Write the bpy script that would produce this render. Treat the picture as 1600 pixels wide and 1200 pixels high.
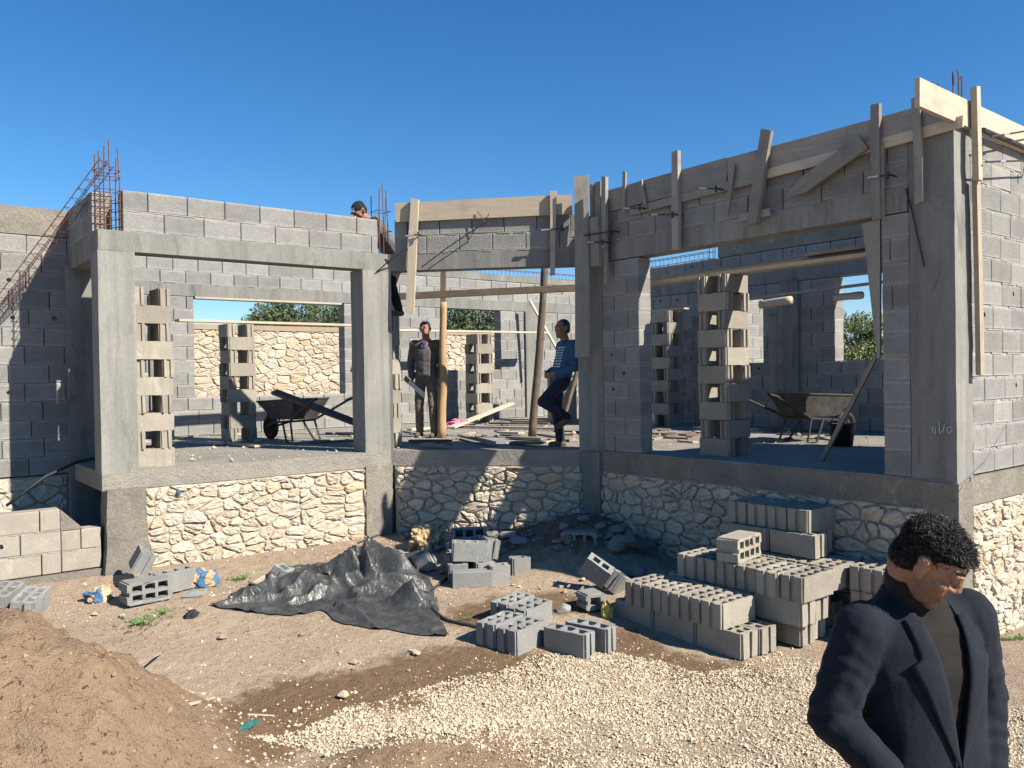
import bpy, math, random
import numpy as np
from mathutils import Vector, Matrix, noise as mnoise
from mathutils.bvhtree import BVHTree
random.seed(7)
for o in list(bpy.data.objects): bpy.data.objects.remove(o)
SC = bpy.context.scene; COL = SC.collection
rad = math.radians
# ------------------------------------------------------------------ camera, sky, sun, exposure
F_PX, CAM = 1294.0, Vector((0, 0, 0.904))
YAW, PITCH, ROLL = rad(51.885), rad(-0.556), rad(0.908)
FW = Vector((math.cos(YAW)*math.cos(PITCH), math.sin(YAW)*math.cos(PITCH), math.sin(PITCH)))
_r = Vector((math.sin(YAW), -math.cos(YAW), 0)); _u = _r.cross(FW)
RT = math.cos(ROLL)*_r - math.sin(ROLL)*_u; UP = math.cos(ROLL)*_u + math.sin(ROLL)*_r
cd = bpy.data.cameras.new('camera'); cam = bpy.data.objects.new('camera', cd); COL.objects.link(cam)
cd.sensor_width = 36; cd.lens = 36*F_PX/1600; cd.clip_start = .05; cd.clip_end = 3000
cam.matrix_world = Matrix(((RT.x, UP.x, -FW.x, CAM.x), (RT.y, UP.y, -FW.y, CAM.y), (RT.z, UP.z, -FW.z, CAM.z), (0, 0, 0, 1)))
SC.camera = cam
SUN = Vector((.47, -1.14, 1.0)).normalized()
world = bpy.data.worlds.new('World'); SC.world = world; world.use_nodes = True
wn = world.node_tree; bg = wn.nodes['Background']
sky = wn.nodes.new('ShaderNodeTexSky'); sky.sky_type = 'NISHITA'; sky.sun_disc = False
sky.sun_elevation = math.asin(SUN.z); sky.sun_rotation = math.atan2(SUN.x, SUN.y)
sky.altitude = 300; sky.air_density = 1.0; sky.dust_density = 0; sky.ozone_density = 5.5
hs = wn.nodes.new('ShaderNodeHueSaturation'); hs.inputs['Saturation'].default_value = 1.23
wn.links.new(sky.outputs[0], hs.inputs['Color']); wn.links.new(hs.outputs[0], bg.inputs[0]); bg.inputs[1].default_value = .076
sl = bpy.data.lights.new('sun', 'SUN'); sl.energy = 5.0; sl.angle = rad(.5); sl.color = (1, .93, .82)
so = bpy.data.objects.new('sun', sl); COL.objects.link(so); so.rotation_euler = SUN.to_track_quat('Z', 'Y').to_euler()
so.location = (0, 0, 30)
SC.view_settings.view_transform = 'Standard'; SC.view_settings.look = 'None'
SC.view_settings.exposure = .96; SC.view_settings.gamma = 1; SC.view_settings.use_curve_mapping = False
SC.cycles.max_bounces = 5; SC.cycles.diffuse_bounces = 1; SC.cycles.glossy_bounces = 2

# ------------------------------------------------------------------ surveying helpers (sight line of a photo point onto a real plane)
def ray(px, py): return FW + RT*((px-800)/F_PX) - UP*((py-600)/F_PX)
def onX(px, py, v): d = ray(px, py); return CAM + d*((v-CAM.x)/d.x)
def onY(px, py, v): d = ray(px, py); return CAM + d*((v-CAM.y)/d.y)
def onZ(px, py, v): d = ray(px, py); return CAM + d*((v-CAM.z)/d.z)
def atD(px, py, v): return CAM + ray(px, py)*v
Y1, XB = 9.025, 5.151
CX, CY = XB+2.495/2**.5, Y1-2.495/2**.5
X3, YD = CX, 3.03
def onM(px, py, off=0):
    d = ray(px, py); c = XB+Y1-off*2**.5; return CAM + d*((c-CAM.x-CAM.y)/(d.x+d.y))

# ------------------------------------------------------------------ generic object helpers
def C(h):
    h = h.lstrip('#'); v = [int(h[i:i+2], 16)/255 for i in (0, 2, 4)]
    return tuple((x/12.92 if x < .04045 else ((x+.055)/1.055)**2.4) for x in v)
WM = {}
def tag(o, label=None, cat=None, group=None, kind=None):
    if label: o['label'] = label
    if cat: o['category'] = cat
    if group: o['group'] = group
    if kind: o['kind'] = kind
    return o
def link(o, M=None, parent=None):
    COL.objects.link(o); M = M or Matrix(); WM[o.name] = M
    if parent is not None:
        o.parent = parent; o.matrix_parent_inverse = WM[parent.name].inverted()
    o.matrix_basis = M; return o
def empty(name, loc, label=None, cat=None, group=None):
    o = bpy.data.objects.new(name, None); o.empty_display_size = .1
    link(o, Matrix.Translation(loc)); return tag(o, label, cat, group)
def mesh(name, V, Fc, mat=None, smooth=False):
    me = bpy.data.meshes.new(name); me.from_pydata([tuple(v) for v in V], [], [tuple(f) for f in Fc]); me.update()
    if mat: me.materials.append(mat)
    if smooth: me.polygons.foreach_set('use_smooth', [True]*len(me.polygons))
    return me
def obj(name, me, M=None, parent=None): return link(bpy.data.objects.new(name, me), M, parent)
def frame(p, x, z):
    x = Vector(x).normalized(); z = Vector(z); z = (z - x*z.dot(x)).normalized(); y = z.cross(x)
    return Matrix(((x.x, y.x, z.x, p[0]), (x.y, y.y, z.y, p[1]), (x.z, y.z, z.z, p[2]), (0, 0, 0, 1)))
class MB:
    def __init__(s): s.V = []; s.F = []
    def add(s, V, Fc):
        n = len(s.V); s.V += [Vector(v) for v in V]; s.F += [tuple(i+n for i in f) for f in Fc]; return s
    def box(s, lo, hi, M=None):
        (a, b, c), (d, e, f) = lo, hi
        V = [Vector(v) for v in ((a,b,c),(d,b,c),(d,e,c),(a,e,c),(a,b,f),(d,b,f),(d,e,f),(a,e,f))]
        if M: V = [M @ v for v in V]
        return s.add(V, ((0,3,2,1),(4,5,6,7),(0,1,5,4),(1,2,6,5),(2,3,7,6),(3,0,4,7)))
    def prism(s, P, z0, z1):
        n = len(P); V = [(p[0], p[1], z0) for p in P]+[(p[0], p[1], z1) for p in P]
        return s.add(V, [tuple(range(n))[::-1], tuple(range(n, 2*n))]+[(i, (i+1) % n, n+(i+1) % n, n+i) for i in range(n)])
    def tube(s, P, r, n=6, cap=True):
        P = [Vector(p) for p in P]; m = len(P); R = r if hasattr(r, '__len__') else [r]*m
        V = []; ref = None
        for i, p in enumerate(P):
            t = (P[min(i+1, m-1)]-P[max(i-1, 0)]).normalized()
            if ref is None: ref = t.orthogonal().normalized()
            ref = (ref - t*ref.dot(t)).normalized(); b = t.cross(ref)
            for k in range(n):
                a = 2*math.pi*k/n; V.append(p+(ref*math.cos(a)+b*math.sin(a))*R[i])
        Fc = [(i*n+k, i*n+(k+1) % n, (i+1)*n+(k+1) % n, (i+1)*n+k) for i in range(m-1) for k in range(n)]
        if cap: Fc += [tuple(range(n))[::-1], tuple(range((m-1)*n, m*n))]
        return s.add(V, Fc)
    def lathe(s, prof, n=16, M=None):
        m = len(prof); V = [Vector((r*math.cos(2*math.pi*k/n), r*math.sin(2*math.pi*k/n), z)) for r, z in prof for k in range(n)]
        if M: V = [M @ v for v in V]
        return s.add(V, [(i*n+k, i*n+(k+1) % n, (i+1)*n+(k+1) % n, (i+1)*n+k) for i in range(m-1) for k in range(n)])
    def build(s, name, mat, parent=None, smooth=False, M=None):
        return obj(name, mesh(name, s.V, s.F, mat, smooth), M, parent)
# ---- tiny vectorised value noise
def vnoise(x, y, seed=0):
    xi = np.floor(x).astype(np.int64); yi = np.floor(y).astype(np.int64); fx = x-xi; fy = y-yi
    fx = fx*fx*(3-2*fx); fy = fy*fy*(3-2*fy)
    def h(a, b):
        n = (a*374761393+b*668265263+seed*1442695041) & 0xffffffff
        n = ((n ^ (n >> 13))*1274126177) & 0xffffffff; return ((n ^ (n >> 16)) & 0xffff)/65535.
    return (h(xi, yi)*(1-fx)+h(xi+1, yi)*fx)*(1-fy)+(h(xi, yi+1)*(1-fx)+h(xi+1, yi+1)*fx)*fy
def fbm(x, y, f, o=4, seed=0):
    s = 0; a = 1; t = 0
    for i in range(o): s = s+a*(vnoise(x*f, y*f, seed+i)-.5); t += a; a *= .55; f *= 2.03
    return s/t

# ------------------------------------------------------------------ materials
class NT:
    def __init__(s, name, rough=.9, spec=.25):
        s.m = bpy.data.materials.new(name); s.m.use_nodes = True; s.t = s.m.node_tree
        s.b = s.t.nodes['Principled BSDF']; s.b.inputs['Roughness'].default_value = rough
        s.b.inputs['Specular IOR Level'].default_value = spec
    def n(s, typ, **k):
        x = s.t.nodes.new('ShaderNode'+typ)
        for a, v in k.items(): setattr(x, a, v)
        return x
    def put(s, sock, v):
        if hasattr(v, 'is_linked') or isinstance(v, bpy.types.NodeSocket): s.t.links.new(v, sock)
        else: sock.default_value = v if not (isinstance(v, tuple) and len(v) == 3 and sock.type == 'RGBA') else (*v, 1)
    def math(s, op, a, b=0., c=None, clamp=False):
        x = s.n('Math', operation=op, use_clamp=clamp); s.put(x.inputs[0], a); s.put(x.inputs[1], b)
        if c is not None: s.put(x.inputs[2], c)
        return x.outputs[0]
    def mix(s, f, a, b, mode='MIX'):
        x = s.n('Mix', data_type='RGBA', blend_type=mode); s.put(x.inputs[0], f); s.put(x.inputs[6], a); s.put(x.inputs[7], b); return x.outputs[2]
    def coord(s, scale=(1, 1, 1), rnd=True):
        tc = s.n('TexCoord'); mp = s.n('Mapping'); mp.inputs['Scale'].default_value = scale
        s.t.links.new(tc.outputs['Object'], mp.inputs['Vector'])
        if rnd:
            oi = s.n('ObjectInfo'); s.rand = oi.outputs['Random']
            v = s.n('CombineXYZ'); r = s.math('MULTIPLY', s.rand, 53.); r2 = s.math('MULTIPLY', s.rand, 91.)
            s.put(v.inputs[0], r); s.put(v.inputs[1], r2); s.put(v.inputs[2], r); s.t.links.new(v.outputs[0], mp.inputs['Location'])
        return mp.outputs[0]
    def noise(s, co, scale, detail=4, rough=.6, dist=0.):
        x = s.n('TexNoise'); s.t.links.new(co, x.inputs['Vector']); x.inputs['Scale'].default_value = scale
        x.inputs['Detail'].default_value = detail; x.inputs['Roughness'].default_value = rough; x.inputs['Distortion'].default_value = dist
        return x.outputs['Fac']
    def ramp(s, f, lo, hi): x = s.n('MapRange'); x.clamp = True; s.put(x.inputs[0], f); x.inputs[1].default_value = lo; x.inputs[2].default_value = hi; return x.outputs[0]
    def bump(s, h, st, dist=.01):
        x = s.n('Bump'); x.inputs['Strength'].default_value = st; x.inputs['Distance'].default_value = dist; s.t.links.new(h, x.inputs['Height'])
        s.t.links.new(x.outputs[0], s.b.inputs['Normal'])
    def col(s, c): s.put(s.b.inputs['Base Color'], c)
def scale3(c, k): return tuple(min(1, x*k) for x in c)
def rough_mat(name, c1, c2, big=3., fine=90., speck=.5, bump=.5, bd=.004, rand=.25, rough=.92, c3=None, c3r=(.58, .7), stretch=(1, 1, 1), spec=.2):
    q_ = .66 if ('concrete' in name or 'mortar' in name) else .9
    c1, c2 = scale3(c1, q_), scale3(c2, q_); c3 = c3 and scale3(c3, q_)
    m = NT(name, rough, spec); co = m.coord(stretch)
    a = m.noise(co, big, 5); f = m.noise(co, fine, 3, .7)
    c = m.mix(m.ramp(a, .35, .68), c1, c2)
    if c3: c = m.mix(m.ramp(m.noise(co, big*1.7, 4, .65, .6), *c3r), c, c3)
    if name == 'cast_concrete':
        c = m.mix(m.math('MULTIPLY', m.ramp(m.noise(m.coord((9, 9, .5)), 1., 4, .6), .45, .7), .5), c, scale3(c3, .85)); c = m.mix(m.math('MULTIPLY', m.ramp(m.noise(co, 30, 3, .7), .66, .74), .55), c, scale3(c3, .5))
    k = m.math('ADD', m.math('MULTIPLY', m.math('SUBTRACT', f, .5), speck*2), 1.)
    k = m.math('MULTIPLY', k, m.math('ADD', m.math('MULTIPLY', m.math('SUBTRACT', m.rand, .5), rand*2), 1.))
    v = m.n('CombineXYZ'); [m.put(v.inputs[i], k) for i in range(3)]
    m.col(m.mix(1., c, v.outputs[0], 'MULTIPLY'))
    m.bump(m.math('ADD', m.math('MULTIPLY', f, .6), m.math('MULTIPLY', m.noise(co, fine*.25, 4), .9)), bump, bd); return m.m
def wood_mat(name, c1, c2, c3, rand=.25):
    m = NT(name, .85, .2); co = m.coord((1.2, 14, 14)); g = m.noise(co, 2.2, 6, .65, .8)
    co2 = m.coord((1, 1, 1)); s = m.noise(co2, 4., 4)
    c = m.mix(m.ramp(g, .3, .7), c1, c2); c = m.mix(m.ramp(s, .52, .72), c, c3)
    k = m.math('ADD', m.math('MULTIPLY', m.math('SUBTRACT', m.rand, .5), rand*2), 1.)
    v = m.n('CombineXYZ'); [m.put(v.inputs[i], k) for i in range(3)]
    m.col(m.mix(1., c, v.outputs[0], 'MULTIPLY')); m.bump(g, .5, .004); return m.m
def plain(name, c, rough=.7, spec=.3, metal=0, bump=0, var=.25, sc=25.):
    m = NT(name, rough, spec); co = m.coord(); a = m.noise(co, sc, 4); m.b.inputs['Metallic'].default_value = metal
    m.col(m.mix(m.ramp(a, .3, .7), scale3(c, 1-var), scale3(c, 1+var)))
    if bump: m.bump(m.noise(co, sc*3, 4), bump, .003)
    return m.m
M_ = {}
def block_mat():
    m = NT('concrete_block_grey', .93, .2); co = m.coord(); tc = m.n('TexCoord'); sp = m.n('SeparateXYZ'); m.t.links.new(tc.outputs['Object'], sp.inputs[0])
    a = m.noise(co, 5, 5); f = m.noise(co, 120, 3, .75); g = m.noise(co, 48, 3, .7); w = m.noise(co, 22, 4, .7)
    c = m.mix(m.ramp(a, .3, .7), (.265, .258, .24), (.205, .20, .19)); c = m.mix(m.math('MULTIPLY', m.ramp(m.noise(co, 2.2, 3), .55, .7), .5), c, (.245, .22, .185))
    edge = m.math('MULTIPLY', m.ramp(m.math('ADD', m.math('ABSOLUTE', sp.outputs[2]), m.math('MULTIPLY', m.math('SUBTRACT', w, .5), .075)), .068, .088), .75)
    c = m.mix(edge, c, (.33, .315, .28))
    k = m.math('ADD', m.math('MULTIPLY', m.math('SUBTRACT', m.math('ADD', m.math('MULTIPLY', f, .6), m.math('MULTIPLY', g, .4)), .5), 1.5), 1.); k = m.math('MULTIPLY', k, m.math('ADD', m.math('MULTIPLY', m.math('SUBTRACT', m.rand, .5), .32), 1.))
    v = m.n('CombineXYZ'); [m.put(v.inputs[i], k) for i in range(3)]; m.col(m.mix(1., c, v.outputs[0], 'MULTIPLY'))
    m.bump(m.math('ADD', f, m.math('MULTIPLY', g, 1.2)), .9, .006); return m.m
M_['block'] = block_mat()
M_['block_w'] = rough_mat('concrete_block_warm', (.475, .425, .345), (.40, .36, .295), 4, 130, .42, .8, .005, .13, c3=(.53, .475, .385))
M_['block_b'] = rough_mat('concrete_block_bluish', (.40, .395, .37), (.33, .325, .305), 4, 130, .5, .8, .005, .12)
M_['conc'] = rough_mat('cast_concrete', (.38, .37, .33), (.28, .275, .25), 2.2, 60, .3, .6, .005, .1, c3=(.21, .205, .19), stretch=(1, 1, .35))
M_['conc_r'] = rough_mat('rough_concrete', (.33, .30, .245), (.24, .22, .185), 3.5, 45, .5, 1, .012, .1, c3=(.4, .36, .29))
M_['mortar'] = rough_mat('mortar', (.45, .43, .39), (.36, .345, .31), 5, 70, .4, .9, .008, .1)
M_['mortar_s'] = rough_mat('stone_mortar', (.66, .56, .43), (.52, .44, .33), 5, 60, .5, 1, .012, .1)
M_['cap'] = rough_mat('mortar_cap', (.56, .43, .31), (.47, .36, .26), 4, 70, .3, .6, .006, .1)
def stone_mat():
    m = NT('limestone', .9, .15); co = m.coord(); a = m.noise(co, 7, 5, .65); f = m.noise(co, 60, 4, .7)
    c = m.mix(m.ramp(m.rand, 0, .8), (.44, .37, .285), (.54, .475, .375))
    c = m.mix(m.math('MULTIPLY', m.ramp(m.rand, .82, .93), .75), c, (.50, .35, .215)); c = m.mix(m.ramp(m.rand, .96, .99), c, (.46, .43, .38))
    c = m.mix(m.math('MULTIPLY', m.ramp(a, .5, .75), .4), c, (.52, .41, .28))
    c = m.mix(m.math('MULTIPLY', m.ramp(f, .55, .75), .35), c, (.36, .30, .23))
    m.col(c); m.bump(m.math('ADD', m.math('MULTIPLY', f, .5), m.noise(co, 16, 5, .7)), .9, .014); return m.m
M_['stone'] = stone_mat()
M_['rock'] = rough_mat('grey_rock', (.40, .37, .33), (.29, .27, .245), 5, 50, .4, 1, .015, .2, c3=(.45, .38, .29))
M_['rubble'] = rough_mat('pale_rubble', (.58, .48, .35), (.45, .36, .26), 8, 60, .4, .8, .008, .3)
M_['wood'] = wood_mat('new_timber', (.46, .39, .295), (.38, .315, .23), (.32, .28, .225))
M_['wood_g'] = wood_mat('weathered_timber', (.31, .28, .24), (.24, .215, .185), (.20, .185, .165))
M_['wood_d'] = wood_mat('dark_timber', (.17, .13, .095), (.12, .09, .07), (.20, .17, .14))
M_['bark'] = wood_mat('debarked_pole', (.50, .34, .19), (.40, .26, .14), (.32, .22, .13))
M_['rebar'] = plain('rusty_steel', (.16, .075, .05), .75, .3, .3, .3)
M_['steel'] = plain('dark_steel', (.06, .055, .05), .55, .4, .6)
M_['zinc'] = plain('worn_steel_bright', (.45, .44, .42), .45, .5, .6)
M_['rubber'] = plain('black_rubber', (.022, .022, .024), .6, .35)
M_['hose'] = plain('black_hose', (.045, .045, .047), .45, .4)
M_['barrow'] = plain('cement_stained_steel', (.075, .07, .062), .65, .35, .2, .4, .45, 9)
M_['barrel'] = rough_mat('rusty_barrel_paint', (.42, .33, .25), (.34, .25, .18), 3, 60, .2, .3, .003, .1, c3=(.24, .13, .075))
M_['paper'] = plain('kraft_paper', (.44, .31, .18), .85, .15, 0, .3, .3, 8)
M_['bagblue'] = plain('blue_printed_paper', (.06, .13, .22), .7, .2, 0, .3, .3, 8)
M_['yellow'] = plain('yellow_plastic', (.50, .36, .07), .5, .4, 0, .2, .2, 8)
M_['pink'] = plain('pink_plastic', (.62, .16, .27), .5, .4, 0, .2, .3, 12)
M_['green'] = plain('green_cloth', (.03, .11, .10), .8, .2, 0, .2, .3, 12)
M_['brick'] = plain('red_brick', (.42, .13, .07), .9, .15, 0, .4)
M_['chalk'] = plain('chalk', (.62, .62, .6), .95, .1)
M_['bluewire'] = plain('blue_string', (.10, .11, .34), .7)
def tarp_mat():
    m = NT('black_plastic_sheet', .42, .45); co = m.coord(); a = m.noise(co, 6, 5)
    m.col(m.mix(m.ramp(a, .35, .7), (.032, .034, .034), (.075, .075, .07))); r = m.ramp(m.noise(co, 11, 4), .3, .7)
    m.put(m.b.inputs['Roughness'], m.math('ADD', m.math('MULTIPLY', r, .22), .30)); cr = m.math('ABSOLUTE', m.math('SUBTRACT', m.noise(co, 9, 2, .5, 1.2), .5)); cr2 = m.math('ABSOLUTE', m.math('SUBTRACT', m.noise(co, 17, 3, .5, .8), .5))
    m.bump(m.math('ADD', m.math('MULTIPLY', cr, -2.2), m.math('MULTIPLY', cr2, -1.)), .6, .014); return m.m
M_['tarp'] = tarp_mat()
def leaf_mat(name, c1, c2):
    m = NT(name, .65, .3); co = m.coord(); a = m.noise(co, 2.6, 3); g = m.n('NewGeometry')
    c = m.mix(m.ramp(a, .35, .65), c1, c2)
    try: c = m.mix(m.math('MULTIPLY', g.outputs['Random Per Island'], .6), c, scale3(c2, 1.5))
    except Exception: pass
    m.col(c); return m.m
M_['leaf_o'] = leaf_mat('olive_leaf', (.06, .085, .04), (.11, .14, .07))
M_['leaf_e'] = leaf_mat('eucalyptus_leaf', (.10, .14, .05), (.19, .225, .095))
M_['weed'] = leaf_mat('weed_leaf', (.05, .12, .03), (.10, .19, .05))
M_['trunk'] = rough_mat('tree_bark', (.16, .12, .085), (.10, .075, .055), 8, 40, .4, 1, .02)
def gravel_mat():
    m = NT('pale_gravel', .9, .2); co = m.coord(); g = m.n('NewGeometry'); r = g.outputs['Random Per Island']
    c = m.mix(m.ramp(r, 0, 1), (.49, .395, .27), (.63, .53, .38)); c = m.mix(m.ramp(r, .9, 1), c, (.34, .275, .2)); m.col(c); m.bump(m.noise(co, 90, 3), .5, .004); return m.m
M_['gravel'] = gravel_mat()
def ground_mat():
    m = NT('soil', .95, .12); co = m.coord((1, 1, 1), False)
    def attr(n): x = m.n('Attribute'); x.attribute_name = n; return x.outputs['Fac']
    big = m.noise(co, 1.3, 6, .65); mid = m.noise(co, 9, 6, .7); fine = m.noise(co, 70, 4, .7); fine2 = m.noise(co, 190, 2, .6)
    dry = m.mix(m.ramp(big, .35, .65), (.46, .345, .245), (.54, .42, .30))
    dry = m.mix(m.math('MULTIPLY', m.ramp(mid, .52, .72), .6), dry, (.285, .21, .145))
    dry = m.mix(m.math('MULTIPLY', m.ramp(fine, .6, .72), .6), dry, (.55, .46, .345))
    wob = m.math('MULTIPLY', m.math('SUBTRACT', m.noise(co, 7, 5, .65), .5), .9)
    def mask(n, lo, hi): return m.ramp(m.math('ADD', attr(n), wob), lo, hi)
    heap = m.mix(m.ramp(mid, .35, .7), (.315, .215, .135), (.40, .28, .182)); heap = m.mix(m.math('MULTIPLY', m.ramp(fine, .55, .75), .5), heap, (.22, .135, .075))
    damp = m.mix(m.ramp(mid, .35, .7), (.205, .13, .075), (.265, .175, .105)); damp = m.mix(m.math('MULTIPLY', m.ramp(fine, .62, .7), .6), damp, (.45, .35, .24))
    shade_soil = m.mix(m.ramp(mid, .35, .7), (.15, .12, .095), (.22, .18, .14))  # dark grey soil by the inner corner, with the shade there painted in
    c = m.mix(mask('damp', .35, .6), dry, damp); c = m.mix(mask('heap', .4, .6), c, heap); c = m.mix(mask('shade_soil', .35, .7), c, shade_soil)
    m.col(c)
    pit = m.ramp(m.noise(co, 26, 4, .75, .4), .60, .74); c = m.mix(m.math('MULTIPLY', pit, .45), c, (.13, .09, .055)); m.col(c)
    h = m.math('ADD', m.math('MULTIPLY', m.math('SUBTRACT', mid, m.math('MULTIPLY', pit, .8)), 1.6), m.math('ADD', m.math('MULTIPLY', fine, .8), m.math('MULTIPLY', fine2, .35)))
    m.bump(h, 1., .034); return m.m
M_['ground'] = ground_mat()
def floor_mat():
    m = NT('dusty_slab', .95, .12); co = m.coord((1, 1, 1), False); a = m.noise(co, 2, 6, .65); f = m.noise(co, 45, 4, .7)
    c = m.mix(m.ramp(a, .35, .65), (.24, .222, .195), (.32, .295, .25)); c = m.mix(m.math('MULTIPLY', m.ramp(f, .52, .7), .7), c, (.15, .135, .115))
    m.col(c); m.bump(m.math('ADD', f, m.noise(co, 14, 5)), .9, .02); return m.m
M_['floor'] = floor_mat()
# ------------------------------------------------------------------ ground
def sst(a, b, x): t = np.clip((x-a)/(b-a), 0, 1); return t*t*(3-2*t)
def seg_dist(x, y, P):
    d = np.full(np.shape(x), 1e9)
    for (ax, ay), (bx, by) in zip(P[:-1], P[1:]):
        vx, vy = bx-ax, by-ay; t = np.clip(((x-ax)*vx+(y-ay)*vy)/(vx*vx+vy*vy+1e-9), 0, 1)
        d = np.minimum(d, np.hypot(x-ax-t*vx, y-ay-t*vy))
    return d
def mound(x, y):
    d = np.hypot((x-.2)/1.85, (y-5.0)/1.75)
    return sst(1.0, .12, d+.2*fbm(x, y, 1.1, 3, 5))
def gz(x, y):
    x = np.asarray(x, float); y = np.asarray(y, float)
    z = -1.03+.06*(np.clip(y, 4, 9)-9)
    z = z+.12*sst(3.9, 1.4, y)+1.0*sst(14.9, 17.0, y)*sst(-8, 2, x)+.8*sst(12.6, 15, x)*sst(17, 5, y)*sst(3.5, 5, y)
    z = z-.12*sst(6.4, 8.2, x)*sst(5, 3, y)
    m = mound(x, y); z = z+.95*m
    z = z+.17*np.exp(-((x-2.35)/.75)**2-((y-4.0)/.33)**2)
    z = z+.47*np.exp(-((x-6.45)/.75)**2-((y-6.95)/.85)**2)+.10*np.exp(-((x-5.6)/.7)**2-((y-8.2)/.6)**2)
    near = sst(40, 14, np.hypot(x, y))
    z = z+near*(.6*sst(.3, 1.2, x)*sst(3.6, 2.4, x)*sst(4.6, 4.1, y)*.09*fbm(x, y, 7, 3, 9)+.05*fbm(x, y, .8, 3, 1)+.028*fbm(x, y, 4.5, 4, 2)+np.minimum(1, m*1.6)*(.15*fbm(x, y, 3.2, 4, 3)+.15*np.abs(fbm(x, y, 7, 3, 4))+.10*fbm(x, y, 14, 3, 6))+near*.014*fbm(x, y, 13, 3, 7))
    return z+(1-near)*.8*fbm(x, y, .05, 3, 8)
def onG(px, py):
    d = ray(px, py); ts = np.arange(1.5, 20, .02); X = CAM.x+d.x*ts; Y = CAM.y+d.y*ts
    below = CAM.z+d.z*ts < gz(X, Y); t = ts[np.argmax(below)] if below.any() else 19.
    return CAM+d*float(t-.01)
def gp(x, y, dz=0): return Vector((x, y, float(gz(x, y))+dz))
def axis(a, b, st):
    mid = list(np.arange(a, b+1e-6, st)); lo = []; hi = []; s = st; p = a; q = b
    while p > -900: s *= 1.17; p -= s; q += s; lo.append(p); hi.append(q)
    return np.array(lo[::-1]+mid+hi)
ax = axis(-.9, 8.9, .032); ay = axis(1.2, 10.2, .032)
GX, GY = np.meshgrid(ax, ay); GZ = gz(GX, GY); nx_, ny_ = len(ax), len(ay)
Vv = np.stack([GX.ravel(), GY.ravel(), GZ.ravel()], 1)
ii = (np.arange(ny_-1)[:, None]*nx_+np.arange(nx_-1)[None]).ravel()
Fq = np.stack([ii, ii+1, ii+nx_+1, ii+nx_], 1)
def np_mesh(name, V, Q, mat, smooth=True):
    me = bpy.data.meshes.new(name); k = Q.shape[1]
    me.vertices.add(len(V)); me.vertices.foreach_set('co', np.asarray(V, np.float32).ravel())
    me.loops.add(Q.size); me.loops.foreach_set('vertex_index', Q.astype(np.int32).ravel())
    me.polygons.add(len(Q)); me.polygons.foreach_set('loop_start', (np.arange(len(Q))*k).astype(np.int32))
    me.polygons.foreach_set('loop_total', np.full(len(Q), k, np.int32)); me.polygons.foreach_set('use_smooth', np.full(len(Q), smooth))
    me.update(calc_edges=True); me.validate(); me.materials.append(mat); return me
gme = np_mesh('ground', Vv, Fq, M_['ground'])
xy = lambda pts: [tuple(onG(*p)[:2]) for p in pts]
damp_l = [xy([(310, 1125), (450, 1098), (600, 1075), (720, 1040), (800, 1040)]), xy([(745, 965), (800, 945), (880, 942)]), xy([(960, 1000), (1010, 1030), (1160, 1060)])]
dd = np.minimum(np.minimum(seg_dist(GX, GY, damp_l[0])/.40, seg_dist(GX, GY, damp_l[1])/.30), seg_dist(GX, GY, damp_l[2])/.3)
A = {'damp': np.clip(1-.55*dd, 0, 1), 'heap': np.clip(mound(GX, GY)*3.2+1.0*np.exp(-((GX-2.35)/.95)**4-((GY-3.7)/.62)**4), 0, 1),
     'shade_soil': np.clip(1.05*np.exp(-((GX-6.3)/.85)**2-((GY-7.2)/1.1)**2), 0, 1)}  # mask of the dark soil and painted shade on the corner heap
for k_, v_ in A.items():
    at = gme.attributes.new(k_, 'FLOAT', 'POINT'); at.data.foreach_set('value', v_.ravel().astype(np.float32))
tag(obj('ground', gme), kind='structure')

# ------------------------------------------------------------------ house: slab, block walls, stone plinths
HB, HT = 2.23, 2.86         # soffit of the lintels, top of the blocks
mb = MB(); mb.prism([(1.865, Y1), (XB, Y1), (CX, CY), (CX, YD), (13.4, YD), (13.4, 14.15), (1.865, 14.15)], -.185, 0)
tag(mb.build('house_floor', M_['floor']), kind='structure')

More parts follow.
